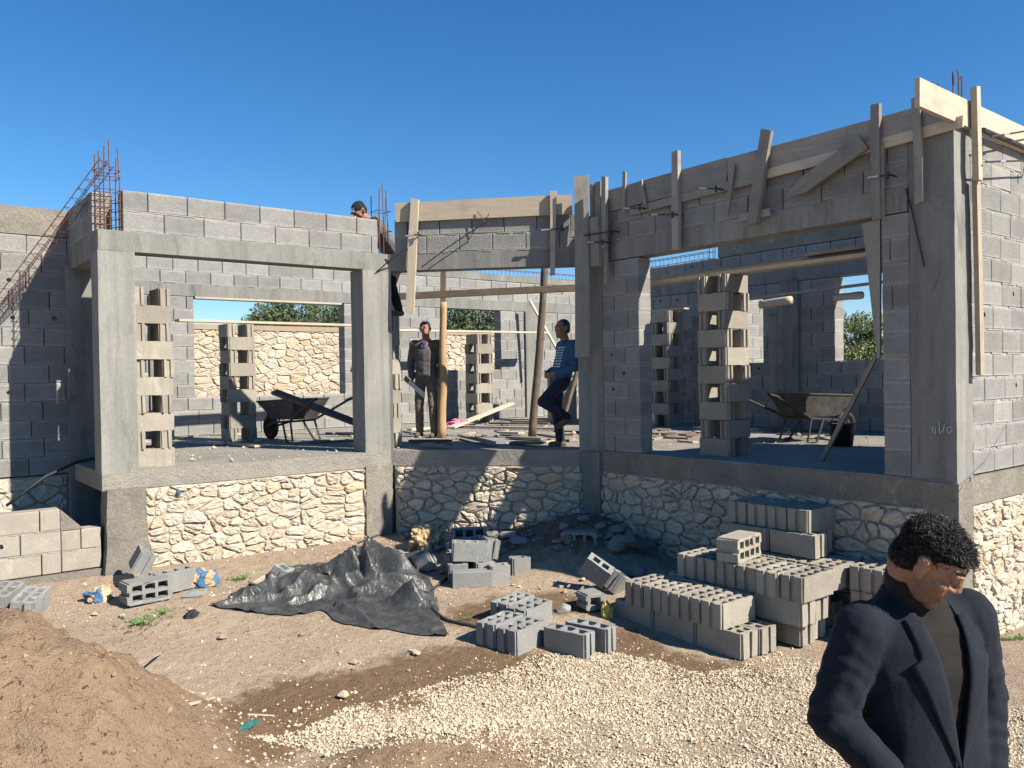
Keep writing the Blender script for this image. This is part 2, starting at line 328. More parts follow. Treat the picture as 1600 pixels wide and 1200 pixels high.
def block_mesh(L, T, H, seed, hole=False):
    r = random.Random(seed); c = .007; V = []; j = lambda: r.uniform(-.0022, .0022)
    for sz in (-1, 1):
        for (sx, sy) in ((-1, -1), (1, -1), (1, 1), (-1, 1)):
            x, y, z = sx*L/2, sy*T/2, sz*H/2
            V += [(x-sx*c+j(), y-sy*c+j(), z), (x-sx*c+j(), y, z-sz*c+j()), (x, y-sy*c+j(), z-sz*c+j())]
    I = lambda q, k, a: (q*4+k)*3+a
    Fc = [tuple(I(0, k, 0) for k in (3, 2, 1, 0)), tuple(I(1, k, 0) for k in range(4))]
    front = [I(0, 0, 1), I(0, 1, 1), I(1, 1, 1), I(1, 0, 1)]
    for k in range(4):
        n = (k+1) % 4; a = 1 if k % 2 == 0 else 2
        if not (k == 0 and hole): Fc.append((I(0, k, a), I(0, n, a), I(1, n, a), I(1, k, a)))
        Fc += [(I(0, k, 0), I(0, n, 0), I(0, n, a), I(0, k, a)), (I(1, k, a), I(1, n, a), I(1, n, 0), I(1, k, 0))]
        Fc.append((I(0, k, 1), I(0, k, 2), I(1, k, 2), I(1, k, 1)) if k % 2 else (I(0, k, 2), I(0, k, 1), I(1, k, 1), I(1, k, 2)))
        Fc += [(I(0, k, 0), I(0, k, 1), I(0, k, 2)), (I(1, k, 0), I(1, k, 2), I(1, k, 1))]
    if hole:
        n0 = len(V); hx, hz = r.uniform(-.06, .06), r.uniform(-.03, .03); N = 8
        for y in (-T/2, -T/2+.09):
            for i in range(N):
                a = 2*math.pi*(i+.5)/N-math.pi*.75; rr = .024*r.uniform(.75, 1.2); V.append((hx+rr*math.cos(a), y, hz+rr*math.sin(a)))
        for q in range(4):
            a0, a1 = q*2, (q*2+1) % N; a2 = (q*2+2) % N
            Fc += [(front[q], n0+a1, n0+a0), (front[q], front[(q+1) % 4], n0+a1), (front[(q+1) % 4], n0+a2, n0+a1)]
        Fc += [(n0+i, n0+(i+1) % N, n0+N+(i+1) % N, n0+N+i) for i in range(N)]+[tuple(range(n0+N, n0+2*N))]
    me = mesh('block', V, Fc, M_['block']); return me
BL, CH = .405, .205
BM = [block_mesh(BL-.012, .20, CH-.011, s) for s in range(5)]+[block_mesh(BL-.012, .20, CH-.011, 50+s, True) for s in range(2)]
BM2 = []
for m_ in BM:
    k_ = m_.copy(); k_.materials.clear(); k_.materials.append(M_['block_w']); BM2.append(k_)
def courses(parent, o, u, n, rects, holes=(), T=.2, warm=False, seed=0, holed=.06, ragged=0):
    """block courses in the plane through o along u (outward normal n); rects and holes are (u0,u1,z0,z1); every block its own object"""
    r = random.Random(seed); o = Vector(o); u = Vector(u).normalized(); n = Vector(n).normalized(); core = MB(); lib = BM2 if warm else BM
    for (u0, u1, z0, z1) in rects:
        nc = max(1, round((z1-z0)/CH)); ch = (z1-z0)/nc
        for c in range(nc):
            za, zb = z0+c*ch, z0+(c+1)*ch; zm = (za+zb)/2
            iv = [(u0, u1)]
            for (h0, h1, g0, g1) in holes:
                if g0 < zm < g1:
                    nv = []
                    for a, b in iv:
                        if h1 <= a or h0 >= b: nv.append((a, b)); continue
                        if h0 > a: nv.append((a, h0))
                        if h1 < b: nv.append((h1, b))
                    iv = nv
            for a, b in iv:
                cb = core
                M = Matrix((( u.x, -n.x, 0, o.x), (u.y, -n.y, 0, o.y), (0, 0, 1, o.z), (0, 0, 0, 1)))
                cb.box((a+.006, .045, za+(0 if c else .003)), (b-.006, T-.004, zb-(0 if c < nc-1 else .008)), M)
                if c or z0 > .05:
                    e = a+.004
                    while e < b-.01:
                        e2 = min(b-.004, e+r.uniform(.05, .16)); yy = r.choice((.001, .002, .004, .008, -.002, -.003)); hh = r.uniform(.006, .0095)
                        cb.box((e, yy, za-hh), (e2-.0005, .05, za+hh*r.uniform(.7, 1)), M); e = e2
                if r.random() < .7:
                    for _ in range(int((b-a)*1.1)):
                        e = r.uniform(a, b-.03); cb.box((e, r.uniform(.001, .008), za+.012), (e+r.uniform(.012, .02), .05, zb-.012), M)
                off = (c % 2)*BL*.5+r.uniform(-.05, .05); p = a-off if off > .08 else a
                while p < b-.02:
                    q = p+BL*r.uniform(.975, 1.02); s0, s1 = max(p, a), min(q, b)
                    if b-s1 < .07: s1 = b; q = b
                    if s1-s0 > .05:
                        L = s1-s0-r.uniform(.004, .011)
                        i = r.randrange(5) if (r.random() > holed or L < .3) else 5+r.randrange(2)
                        cen = o+u*((s0+s1)/2)-n*(T/2+r.uniform(-.003, .003))+Vector((0, 0, zm+r.uniform(-.002, .002)))
                        Mx = Matrix(((u.x, -n.x, 0, cen.x), (u.y, -n.y, 0, cen.y), (0, 0, 1, cen.z), (0, 0, 0, 1)))
                        Mx = Mx @ Matrix.Rotation(r.uniform(-.004, .004), 4, 'Y') @ Matrix.Diagonal((L/(BL-.012), T/.2, (ch-.011)/(CH-.011), 1))
                        obj('block', lib[i], Mx, parent)
                    p = q
    core.build('mortar', M_['mortar'], parent)
# ---- rubble stones: jittered rows, each cell clipped from its neighbours, then rounded and domed
def clip(poly, nx, ny, d):
    out = []
    for i in range(len(poly)):
        a, b = poly[i], poly[(i+1) % len(poly)]; da = a[0]*nx+a[1]*ny-d; db = b[0]*nx+b[1]*ny-d
        if da <= 0: out.append(a)
        if da*db < 0: t = da/(da-db); out.append((a[0]+(b[0]-a[0])*t, a[1]+(b[1]-a[1])*t))
    return out
def stones(parent, o, u, n, poly, sw=.24, sh=.15, seed=0, gap=.012, proud=.03, skip=None, mat='stone', stuff=None):
    """rubble masonry filling the polygon poly (u,z) of a wall face; stuff=(u0,u1): stones there are joined into one part"""
    r = random.Random(seed); o = Vector(o); u = Vector(u).normalized(); n = Vector(n).normalized()
    us = [p[0] for p in poly]; zs = [p[1] for p in poly]; pts = []; z = min(zs)-sh*.5
    while z < max(zs)+sh:
        h = sh*r.uniform(.7, 1.35); p = min(us)-sw*r.uniform(.2, 1)
        while p < max(us)+sw:
            w = sw*r.choice((.5, .7, .9, 1, 1.2, 1.5, 2.0)); pts.append((p+w/2+r.uniform(-.3, .3)*sw, (z+h/2+r.uniform(-.38, .38)*sh)))
            if r.random() < .34: pts.append((p+w*r.uniform(.3, .9), z+h*r.uniform(.1, .9)))
            p += w
        z += h
    k = 1.7; P = np.array([(a, b*k) for a, b in pts]); joined = MB()
    for i in range(len(P)):
        d = np.hypot(P[:, 0]-P[i, 0], P[:, 1]-P[i, 1]); nb = np.argsort(d)[1:22]; cell = list(poly)
        for q in nb:
            # bisector in the squashed metric, written in wall coordinates
            mx, my = (P[i]+P[q])/2; vx, vy = P[q]-P[i]; L = math.hypot(vx, vy)
            if L < 1e-6: continue
            nx, ny = vx/L, vy/L*k; dd_ = (mx*vx+my*vy)/L; l2 = math.hypot(nx, ny)
            cell = clip(cell, nx/l2, ny/l2, dd_/l2-gap*r.uniform(.5, 1.3))
            if len(cell) < 3: break
        if len(cell) < 3: continue
        ar = .5*abs(sum(cell[j][0]*cell[(j+1) % len(cell)][1]-cell[(j+1) % len(cell)][0]*cell[j][1] for j in range(len(cell))))
        if ar < .0016: continue
        out = []
        for j in range(len(cell)):
            a, b = cell[j], cell[(j+1) % len(cell)]; ll = math.hypot(a[0]-b[0], a[1]-b[1])
            if ll < .012: out.append(((a[0]+b[0])/2, (a[1]+b[1])/2)); continue
            ta = min(.3, .035/ll)*r.uniform(.6, 1.2); tb = 1-min(.3, .035/ll)*r.uniform(.6, 1.2)
            out += [(a[0]+(b[0]-a[0])*ta, a[1]+(b[1]-a[1])*ta)]
            if ll > .08: t = r.uniform(.35, .65); w = r.uniform(-.014, .008); out.append((a[0]+(b[0]-a[0])*t+w*(b[1]-a[1])/ll, a[1]+(b[1]-a[1])*t-w*(b[0]-a[0])/ll))
            out += [(a[0]+(b[0]-a[0])*tb, a[1]+(b[1]-a[1])*tb)]
        m = len(out)
        if m < 3: continue
        cu = sum(p[0] for p in out)/m; cz = sum(p[1] for p in out)/m; pr = proud*r.uniform(.55, 1.3); tu, tz = r.uniform(-.12, .12), r.uniform(-.12, .12)
        V = []
        for s, dp, jj in ((1.0, -.03, 0), (1.0, pr*.3, .004), (.87, pr*.82, .008), (.5, pr, .011)):
            for (a, b) in out:
                x, y = cu+(a-cu)*s, cz+(b-cz)*s; dpt = dp+(0 if dp < 0 else r.uniform(-jj, jj)+(a-cu)*s*tu+(b-cz)*s*tz)
                V.append(Vector((x-cu, -dpt, y-cz)))
        V.append(Vector((0, -pr*r.uniform(.95, 1.1), 0)))
        Fc = [(q*m+j, q*m+(j+1) % m, (q+1)*m+(j+1) % m, (q+1)*m+j) for q in range(3) for j in range(m)]+[(3*m+j, 3*m+(j+1) % m, 4*m) for j in range(m)]
        sa = sum(out[j][0]*out[(j+1) % m][1]-out[(j+1) % m][0]*out[j][1] for j in range(m))
        if sa < 0: Fc = [f[::-1] for f in Fc]
        c = o+u*cu+Vector((0, 0, cz)); Mx = Matrix(((u.x, -n.x, 0, c.x), (u.y, -n.y, 0, c.y), (0, 0, 1, c.z), (0, 0, 0, 1)))
        if stuff and stuff(cu, cz): joined.add([Mx @ v for v in V], Fc)
        else: obj('stone', mesh('stone', V, Fc, M_[mat]), Mx, parent)
    if joined.V: tag(joined.build('distant_stones', M_[mat], parent), kind='stuff')
def rough_prism(P, z0, z1, amp=.006, seg=.12, seed=0, wob=None):
    """upright column with slightly uneven faces"""
    out = []; n = len(P)
    for i in range(n):
        a, b = Vector((*P[i], 0)), Vector((*P[(i+1) % n], 0)); k = max(1, int((b-a).length/seg))
        out += [a.lerp(b, j/k) for j in range(k)]
    m = len(out); c = sum(out, Vector())/m; kz = max(1, int((z1-z0)/seg)); mb = MB(); V = []
    for q in range(kz+1):
        z = z0+(z1-z0)*q/kz
        for p in out:
            d = mnoise.noise(Vector((p.x*3+seed, p.y*3, z*2.2)))*amp*1.4+mnoise.noise(Vector((p.x*13+seed, p.y*13, z*11)))*amp*.7
            dr = (p-c).normalized(); s = wob(q/kz) if wob else 0
            V.append(Vector((p.x, p.y, z))+dr*(d+s))
    Fc = [(q*m+i, q*m+(i+1) % m, (q+1)*m+(i+1) % m, (q+1)*m+i) for q in range(kz) for i in range(m)]+[tuple(range(m))[::-1], tuple(range(kz*m, kz*m+m))]
    return mb.add(V, Fc)
def beam(p0, p1, inward, T, z0, z1, name, mat, parent, seed=0, amp=.004):
    p0, p1, i = Vector(p0), Vector(p1), Vector(inward).normalized()*T
    return rough_prism([(p0.x, p0.y), (p1.x, p1.y), (p1.x+i.x, p1.y+i.y), (p0.x+i.x, p0.y+i.y)], z0, z1, amp, .1, seed).build(name, mat, parent)
def rebar(parent, pts, r=.006, mat='rebar', name='rebar'):
    return MB().tube(pts, r, 5).build(name, M_[mat], parent)
SW = Vector((1, 0, 0)); SY = Vector((0, 1, 0)); DM = Vector((1, -1, 0)).normalized(); NM = Vector((-1, -1, 0)).normalized()
NX, NY = Vector((-1, 0, 0)), Vector((0, -1, 0))
# --- left bay, sunlit front wall
w1 = empty('block_wall', (3.5, Y1, -1), 'sunlit front wall of the left bay: two concrete columns, lintel, two block courses, pale stone base', 'wall')
colA = rough_prism([(1.865, Y1), (2.21, Y1), (2.21, Y1+.3), (1.865, Y1+.3)], -.02, HB, .004, .12, 1).build('column', M_['conc'], w1)
colB = rough_prism([(4.803, Y1+.001), (XB, Y1+.001), (XB+.03, Y1-.025), (XB+.06, Y1+.12), (XB-.02, Y1+.32), (4.803, Y1+.32)], -.02, HB, .004, .12, 2).build('column', M_['conc'], w1)
beam((1.868, Y1-.003, 0), (XB, Y1-.003, 0), (0, 1, 0), .26, HB, HB+.205, 'lintel', M_['conc'], w1, 3)
courses(w1, (0, Y1+.02, 0), SW, NY, [(2.11, 5.03, HB+.21, HB+.63)], seed=3, holed=0)
rough_prism([(1.90, Y1-.03), (2.27, Y1-.03), (2.27, Y1+.25), (1.90, Y1+.25)], -1.12, -.17, .016, .07, 4, lambda t: .05*(1-t)**2).build('pier_base', M_['conc_r'], w1)
rough_prism([(4.79, Y1-.025), (XB-.01, Y1-.025), (XB+.06, Y1+.05), (XB, Y1+.25), (4.79, Y1+.25)], -1.12, -.17, .01, .08, 5).build('pier_base', M_['conc_r'], w1)
MB().box((2.2, Y1+.010, -1.2), (4.85, Y1+.2, -.17)).build('plinth_mortar', M_['mortar_s'], w1)
stones(w1, (0, Y1+.01, 0), SW, NY, [(2.29, -1.12), (4.80, -1.12), (4.79, -.2), (2.25, -.19)], .19, .105, 11, .0055, .026)
def bars(col, pts, top, z0=HB+.2, ties=(.25, .5)):
    r = random.Random(len(pts)); zz = []
    for i, (x, y) in enumerate(pts):
        t = top-r.uniform(0, .18); rebar(col, [(x, y, z0-.05), (x+r.uniform(-.008, .008), y, z0+.4), (x+r.uniform(-.02, .02), y+r.uniform(-.02, .02), t)], .0065)
    xs = [p[0] for p in pts]; ys = [p[1] for p in pts]
    for h in ties:
        a, b, c, d = min(xs)-.012, max(xs)+.012, min(ys)-.012, max(ys)+.012; z = z0+h
        rebar(col, [(a, c, z), (b, c, z), (b, d, z+.01), (a, d, z), (a, c, z)], .0045, name='stirrup')
bars(colA, [(1.90, 9.07), (2.0, 9.07), (2.09, 9.07), (1.90, 9.24), (1.98, 9.25), (2.09, 9.25)], 3.36, ties=(.06, .14, .22, .31, .42, .55, .62))
bars(colB, [(5.06, 9.06), (5.13, 9.08), (5.2, 9.1), (5.06, 9.25), (5.16, 9.25), (5.22, 9.2)], 3.32, ties=(.3, .55))
# --- return of the left bay and the wall set back at far left
wr = empty('block_wall', (1.87, 9.9, 0), 'short shaded return wall over the beam at left end of the left bay', 'wall')
beam((1.868, Y1+.27, 0), (1.868, 10.48, 0), (1, 0, 0), .24, HB-.05, HB+.205, 'beam', M_['conc'], wr, 7)
courses(wr, (1.87, 10.48, 0), (0, -1, 0), NX, [(0, 1.18, HB+.21, HB+.63)], seed=5, holed=0)
rough_prism([(1.82, 10.36), (2.16, 10.36), (2.16, 10.485), (1.82, 10.485)], -.9, HB, .005, .12, 9).build('column', M_['conc'], wr)
Y0 = 10.5
w0 = empty('block_wall', (.5, Y0, -1), 'set-back block wall at far left, crossed by a diagonal shadow, rough ring beam on top', 'wall')
courses(w0, (0, Y0, 0), SW, NY, [(-1.8, 2.15, -.12, 2.55)], seed=8, holed=.1)
beam((-1.8, Y0-.01, 0), (2.15, Y0-.01, 0), (0, 1, 0), .22, 2.55, 2.855, 'ring_beam', M_['conc_r'], w0, 4, .012)
MB().box((-1.8, Y0+.01, -1.3), (1.85, Y0+.19, -.13)).build('plinth_mortar', M_['mortar_s'], w0)
stones(w0, (0, Y0+.005, 0), SW, NY, [(-1.1, -1.1), (1.8, -1.1), (1.8, -.14), (-1.1, -.14)], .25, .14, 21, .01, .02)
lw = empty('low_block_wall', (0, Y1+.1, -1), 'low sunlit wall of three block courses left of the column base', 'wall')
courses(lw, (0, Y1+.06, 0), SW, NY, [(-1.9, 1.50, -.95, -.32), (1.50, 1.86, -.95, -.54)], T=.2, warm=True, seed=12, holed=.08)
tri = MB(); tri.add([(1.50, Y1+.07, -.54), (1.50, Y1+.25, -.54), (1.50, Y1+.07, -.33), (1.50, Y1+.25, -.33), (1.70, Y1+.07, -.54), (1.70, Y1+.25, -.54)], ((0, 2, 3, 1), (0, 4, 2), (1, 3, 5), (2, 4, 5, 3), (0, 1, 5, 4)))
tri.build('mortar_fillet', M_['conc_r'], lw)
MB().box((-1.9, Y1+.03, -1.25), (1.9, Y1+.3, -.955)).build('footing', M_['conc_r'], lw)
# --- middle bay (cut at 45 degrees)
wm = empty('block_wall', (6, 8.1, -1), 'angled middle bay wall with wide doorless opening and shaded stone base', 'wall')
B0 = Vector((XB, Y1, 0)); inm = -NM
def mpt(s, d=0): p = B0+DM*s+inm*d; return (p.x, p.y)
LM = 2.495
beam(Vector((*mpt(.012, .002), 0)), Vector((*mpt(LM-.02, .002), 0)), inm, .24, HB+.001, HB+.206, 'lintel', M_['conc'], wm, 13)
courses(wm, (XB, Y1, 0), DM, NM, [(.09, LM-.14, HB+.21, HB+.63)], seed=15, holed=0)
colC = rough_prism([mpt(LM-.16, -.003), (CX-.003, CY), (CX-.003, CY-.2), (CX+.25, CY-.2), (CX+.25, CY+.16), mpt(LM-.16, .26)], -.02, HT-.05, .004, .12, 17).build('column', M_['conc'], wm)
MB().prism([mpt(.05, .007), mpt(LM-.02, .007), mpt(LM-.1, .2), mpt(.05, .2)], -1.3, -.17).build('plinth_mortar', M_['mortar_s'], wm)
stones(wm, (XB, Y1, 0), DM, NM, [(.08, -1.25), (LM-.1, -1.25), (LM-.1, -.2), (.08, -.2)], .18, .11, 31, .006, .03)
rough_prism([mpt(LM-.13, -.05), (CX-.05, CY-.01), (CX-.05, CY-.16), (CX+.1, CY-.16), (CX+.1, CY+.1), mpt(LM-.13, .1)], -1.1, -.02, .008, .09, 18).build('pier_base', M_['conc'], wm)
# --- right bay, shaded wall towards the yard
YO1, YO2 = 6.47, 3.64
w3 = empty('block_wall', (X3, 5, -1), 'shaded yard-side wall of the right bay with a wide window opening and stone base', 'wall')
courses(w3, (X3, 0, 0), SY, NX, [(YO1, 7.06, .0, HB), (3.40, YO2, .0, HB), (3.40, 7.06, HB+.215, HB+.625)], seed=23, holed=.12)
beam((X3-.004, 7.06, 0), (X3-.004, 3.41, 0), (1, 0, 0), .24, HB+.003, HB+.212, 'lintel', M_['conc'], w3, 24)
colD = rough_prism([(X3+.002, YD+.003), (X3+.30, YD+.003), (X3+.30, YD+.37), (X3+.002, YD+.37)], -.02, HT+.06, .007, .1, 25).build('column', M_['conc'], w3)
bars(colD, [(7.02, 3.08), (7.1, 3.07), (7.18, 3.08), (7.02, 3.3), (7.12, 3.3), (7.2, 3.28)], 3.36, z0=HT+.06, ties=(.2,))
MB().box((X3+.007, 3.2, -1.5), (X3+.2, 7.2, -.17)).build('plinth_mortar', M_['mortar_s'], w3)
beam((X3-.012, YD+.25, 0), (X3-.012, 7.1, 0), (1, 0, 0), .2, -.24, -.015, 'sill_band', M_['conc_r'], w3, 26, .01)
stones(w3, (X3, 0, 0), SY, NX, [(3.30, -1.45), (7.1, -1.45), (7.1, -.25), (3.30, -.25)], .195, .115, 41, .006, .03)
rough_prism([(X3-.02, YD-.02), (X3+.22, YD-.02), (X3+.22, YD+.25), (X3-.02, YD+.25)], -1.6, -.02, .012, .08, 27).build('pier_base', M_['conc_r'], w3)
w4 = empty('block_wall', (8, YD, -1), 'sunlit gable wall at the right edge behind the man, pale stone base below', 'wall')
courses(w4, (0, YD+.008, 0), SW, NY, [(7.22, 10.2, .02, HT)], seed=33, holed=.06)
beam((7.14, YD-.008, 0), (10.2, YD-.008, 0), (0, 1, 0), .2, -.22, .012, 'sill_band', M_['conc_r'], w4, 34, .01)
MB().box((7.1, YD+.008, -1.7), (10.2, YD+.2, -.2)).build('plinth_mortar', M_['mortar_s'], w4)
stones(w4, (0, YD, 0), SW, NY, [(7.16, -1.65), (9.6, -1.65), (9.6, -.23), (7.16, -.23)], .16, .11, 51, .005, .022)
rebar(w3, [(X3-.012, 3.42, 2.42), (X3-.016, 3.36, 2.2), (X3-.014, 3.27, 1.75)], .007, 'steel', 'cable_end')
# --- back wall of the left and middle rooms
YB = 14.0
wb = empty('block_wall', (8, YB, 0), 'long sunlit back wall of the rooms with two window openings', 'wall')
WL = (4.33, 7.05, .585, 2.3); WMd = (9.2, 10.70, 1.08, 2.28)
courses(wb, (0, YB, 0), SW, NY, [(3.0, 13.2, .0, 2.30), (3.0, 13.2, 2.50, 2.92)], [WL, WMd], T=.24, seed=61, holed=.07)
beam((3.0, YB-.006, 0), (13.2, YB-.006, 0), (0, 1, 0), .25, 2.303, 2.5, 'lintel', M_['conc'], wb, 62)
beam((7.7, YB-.004, 0), (13.2, YB-.004, 0), (0, 1, 0), .25, 2.925, 3.06, 'ring_beam', M_['conc'], wb, 63)
MB().box((4.35, YB-.02, 2.27), (7.0, YB+.2, 2.3)).build('form_board', M_['wood'], wb)
for x_ in (3.62, 11.35): beam((x_, YB-.05, 0), (x_+.28, YB-.05, 0), (0, 1, 0), .06, .0, 2.3, 'column', M_['conc'], wb, x_)
def ladder(parent, p0, p1, w, h, step=.2, r=.006):
    p0, p1 = Vector(p0), Vector(p1); t = (p1-p0).normalized(); s = t.cross(Vector((0, 0, 1))).normalized(); up = s.cross(t)
    for a in (-1, 1):
        for b in (0, 1): rebar(parent, [p0+s*a*w/2+up*b*h, (p0+p1)/2+s*a*w/2+up*b*h-Vector((0, 0, .01)), p1+s*a*w/2+up*b*h], r)
    n = int((p1-p0).length/step)
    for i in range(n+1):
        c = p0.lerp(p1, (i+.2)/(n+.4)); q = [c-s*w/2, c+s*w/2, c+s*w/2+up*h, c-s*w/2+up*h, c-s*w/2]; rebar(parent, q, r*.75, name='stirrup')
ladder(wb, (8.0, YB+.1, 3.07), (13.1, YB+.1, 3.07), .14, .12, .22)
# --- back wall of the right room (faces the yard, in shade)
XR = 11.6
wq = empty('block_wall', (XR, 7, 0), 'shaded back wall of the right room with a window showing sky and tree', 'wall')
courses(wq, (XR, 0, 0), SY, NX, [(4.3, 11.1, .0, 2.33), (4.3, 11.1, 2.53, 2.87)], [(6.1, 6.84, 1.04, 2.33), (8.12, 8.75, 1.03, 2.1)], T=.24, seed=71, holed=.1)
beam((XR-.005, 11.1, 0), (XR-.005, 4.3, 0), (1, 0, 0), .25, 2.333, 2.53, 'lintel', M_['conc'], wq, 72)
beam((XR-.003, 9.0, 0), (XR-.003, 4.3, 0), (1, 0, 0), .25, 2.875, 3.10, 'ring_beam', M_['conc_r'], wq, 73)
beam((XR-.05, 7.45, 0), (XR-.05, 7.72, 0), (1, 0, 0), .06, 0, 2.333, 'column', M_['conc'], wq, 75)
ladder(wq, (XR+.1, 11.1, 2.90), (XR+.1, 9.2, 2.90), .14, .12, .2)
ladder(wq, (XR+.1, 9.0, 3.12), (XR+.1, 4.6, 3.12), .14, .11, .2)
for i in range(4): rebar(wq, [(XR+.05+.1*(i % 2), 9.1+.12*(i//2), 2.8), (XR+.05+.1*(i % 2), 9.1+.12*(i//2), 3.35)], .007)
wp = empty('block_wall', (13, 9.2, 0), 'sunlit block wall outside, seen through the narrow right room opening', 'wall')
courses(wp, (0, 9.25, 0), SW, NY, [(12.5, 14.6, -.3, 2.6)], seed=91, holed=0)
# --- boundary wall of pale stone beyond the house
YS = 17.6
ws = empty('stone_boundary_wall', (10, YS, 0), 'pale rubble boundary wall with mortar cap seen through the windows', 'wall')
MB().box((1, YS+.006, -.6), (26, YS+.4, 1.98)).build('mortar', M_['mortar_s'], ws)
rough_prism([(1, YS-.03), (26, YS-.03), (26, YS+.42), (1, YS+.42)], 1.98, 2.09, .012, .3, 81).build('mortar_cap', M_['cap'], ws)
stones(ws, (0, YS, 0), SW, NY, [(4.6, .2), (15, .2), (15, 1.98), (4.6, 1.98)], .25, .145, 82, .006, .02, stuff=lambda a, b: b < .45 or a < 5.3 or 9.3 < a < 11.4 or a > 13.9)
# ------------------------------------------------------------------ timber: formwork boards, battens, props, planks
def plank(p0, p1, w, t, nrm, mat='wood_g', label=None, cat='plank', group=None, name='plank', seed=None, taper=1., warp=.006, parent=None, point=0, base=None):
    """sawn board from p0 to p1 (centre line), width w across, thickness t along nrm"""
    p0, p1 = Vector(p0), Vector(p1); L = (p1-p0).length; r = random.Random(seed if seed is not None else hash((round(p0.x, 2), round(p1.z, 2), round(L, 2))))
    n = 5; V = []; ph = r.uniform(0, 6)
    for i in range(n+1):
        f = i/n; x = L*f; ww = w*(1+(taper-1)*f)/2; dy = warp*math.sin(ph+f*3)*L*.5; dz = warp*.6*math.cos(ph+f*2.5)*L*.5
        e = r.uniform(-.012, .012) if i in (0, n) else 0
        if point and i == n: ww *= .25; x += 0
        for (a, b) in ((-1, -1), (1, -1), (1, 1), (-1, 1)):
            V.append((x+e*(1 if a > 0 else -1), a*(ww+r.uniform(-.002, .002))+dy, b*t/2+dz))
    Fc = [(i*4+k, i*4+(k+1) % 4, i*4+4+(k+1) % 4, i*4+4+k) for i in range(n) for k in range(4)]
    Fc = [f[::-1] for f in Fc]+[(0, 1, 2, 3), tuple(n*4+k for k in (3, 2, 1, 0))]
    o = obj(name, mesh(name, V, [f[::-1] for f in Fc], M_[mat]), frame(p0, p1-p0, nrm), parent)
    if label: tag(o, label, cat, group)
    return o
def pole(pts, r, label, mat='bark', name='wooden_prop', cat='prop', n=9, group=None):
    P = [Vector(p) for p in pts]; out = []; k = 7; rr = []
    for i in range(k*(len(P)-1)+1):
        f = i/k; a = min(int(f), len(P)-2); q = P[a].lerp(P[a+1], f-a); h = hash(label) % 97
        q += Vector((mnoise.noise(Vector((f*1.7, h, 0))), mnoise.noise(Vector((f*1.7, h, 9))), 0))*.014; out.append(q)
        s = f/(len(P)-1); rr.append((r[0]+(r[1]-r[0])*s)*(1+.12*mnoise.noise(Vector((f*3, h, 4)))) if hasattr(r, '__len__') else r*(1+.12*mnoise.noise(Vector((f*3, h, 4)))))
    base = out[0]; ax_ = out[-1]-out[0]; Mx = frame(base, ax_, (0.31, .2, 1) if abs(ax_.normalized().z) < .8 else (1, .3, 0)); inv = Mx.inverted()
    o = MB().tube([inv @ q for q in out], rr, n).build(name, M_[mat], None, True, Mx); return tag(o, label, cat, group)
GF = 'formwork boards on the wall tops'
f3 = X3-.035
plank((f3, 7.05, 2.925), (f3, 5.2, 2.93), .25, .035, NX, 'wood_g', 'weathered grey form board topping the right bay wall towards the inner corner', group=GF, name='form_board')
plank((f3, 5.2, 2.93), (f3, 3.06, 2.945), .25, .035, NX, 'wood_g', 'weathered grey form board topping the right bay wall towards the near corner', group=GF, name='form_board')
p = [onX(*q, X3-.055) for q in ((985, 333), (1180, 278), (1345, 236), (1505, 187))]
plank(p[0], p[1], .085, .02, NX, 'wood_g', 'narrow split strip under the form board between two battens', group=GF, name='strip_board', warp=.012)
plank(p[1], p[3], .09, .02, NX, 'wood', 'paler narrow strip under the form board running to the near corner', group=GF, name='strip_board', warp=.012)
p4y = YD-.03
plank(onY(1434, 143, p4y), onY(1600, 222, p4y)+Vector((1.0, 0, .0)), .215, .04, NY, 'wood', 'bright new form board jutting past the near corner of the right bay', group=GF, name='form_board')
plank(mpt(.12, -.03)+(2.945,), mpt(LM-.2, -.03)+(2.945,), .235, .035, NM, 'wood', 'sunlit form board along top of the middle bay wall', group=GF, name='form_board')
plank((X3+.24, 7.0, 2.93), (X3+.24, 3.4, 2.93), .25, .03, NX, 'wood_g', 'inner form board behind the top of the right bay wall', group=GF, name='form_board')
GB = 'battens holding the formwork'
def batt(a, b, w, t, off, label, mat='wood_g', plane='X', **k):
    f = {'X': lambda q: onX(*q, X3-off), 'M': lambda q: onM(*q, off), 'Y': lambda q: onY(*q, YD-off)}[plane]
    n = {'X': NX, 'M': NM, 'Y': NY}[plane]
    return plank(f(a), f(b), w, t, n, mat, label, 'batten', GB, 'batten', **k)
batt((909, 275), (909, 558), .17, .035, .20, 'wide tall weathered board standing in front of the inner corner column', plane='M')
batt((925, 288), (926, 408), .05, .03, .09, 'thin batten right beside the wide corner board')
batt((935, 284), (936, 400), .10, .03, .07, 'broad short batten between corner board and notched batten')
batt((945, 276), (945, 388), .07, .045, .12, 'upper piece of the long notched batten right of the inner corner')
batt((946, 386), (948, 445), .055, .03, .10, 'lower tapering end of the notched batten near the inner corner', taper=.6)
plank(onX(931, 340, X3-.15), onX(933, 416, X3-.15), .14, .07, NX, 'wood_g', 'short thick timber offcut clamped beside the inner corner', 'offcut', name='timber_offcut')
batt((976, 268), (975, 334), .045, .025, .07, 'thin short batten sticking up past the form board left of the split strip')
batt((1001, 282), (1010, 326), .045, .02, .08, 'tiny slanted batten crossing the split strip', taper=.7)
batt((1056, 237), (1057, 391), .085, .05, .085, 'stout upright batten at left third of the right bay wall')
batt((1145, 258), (1137, 336), .065, .025, .085, 'thin brown wedge-shaped batten hanging from the form board', mat='wood_g', taper=.45)
batt((1199, 203), (1176, 351), .115, .045, .11, 'wide tilted batten with knots at middle of the right bay wall')
batt((1156, 341), (1204, 331), .075, .03, .07, 'short level piece of timber behind the tilted batten')
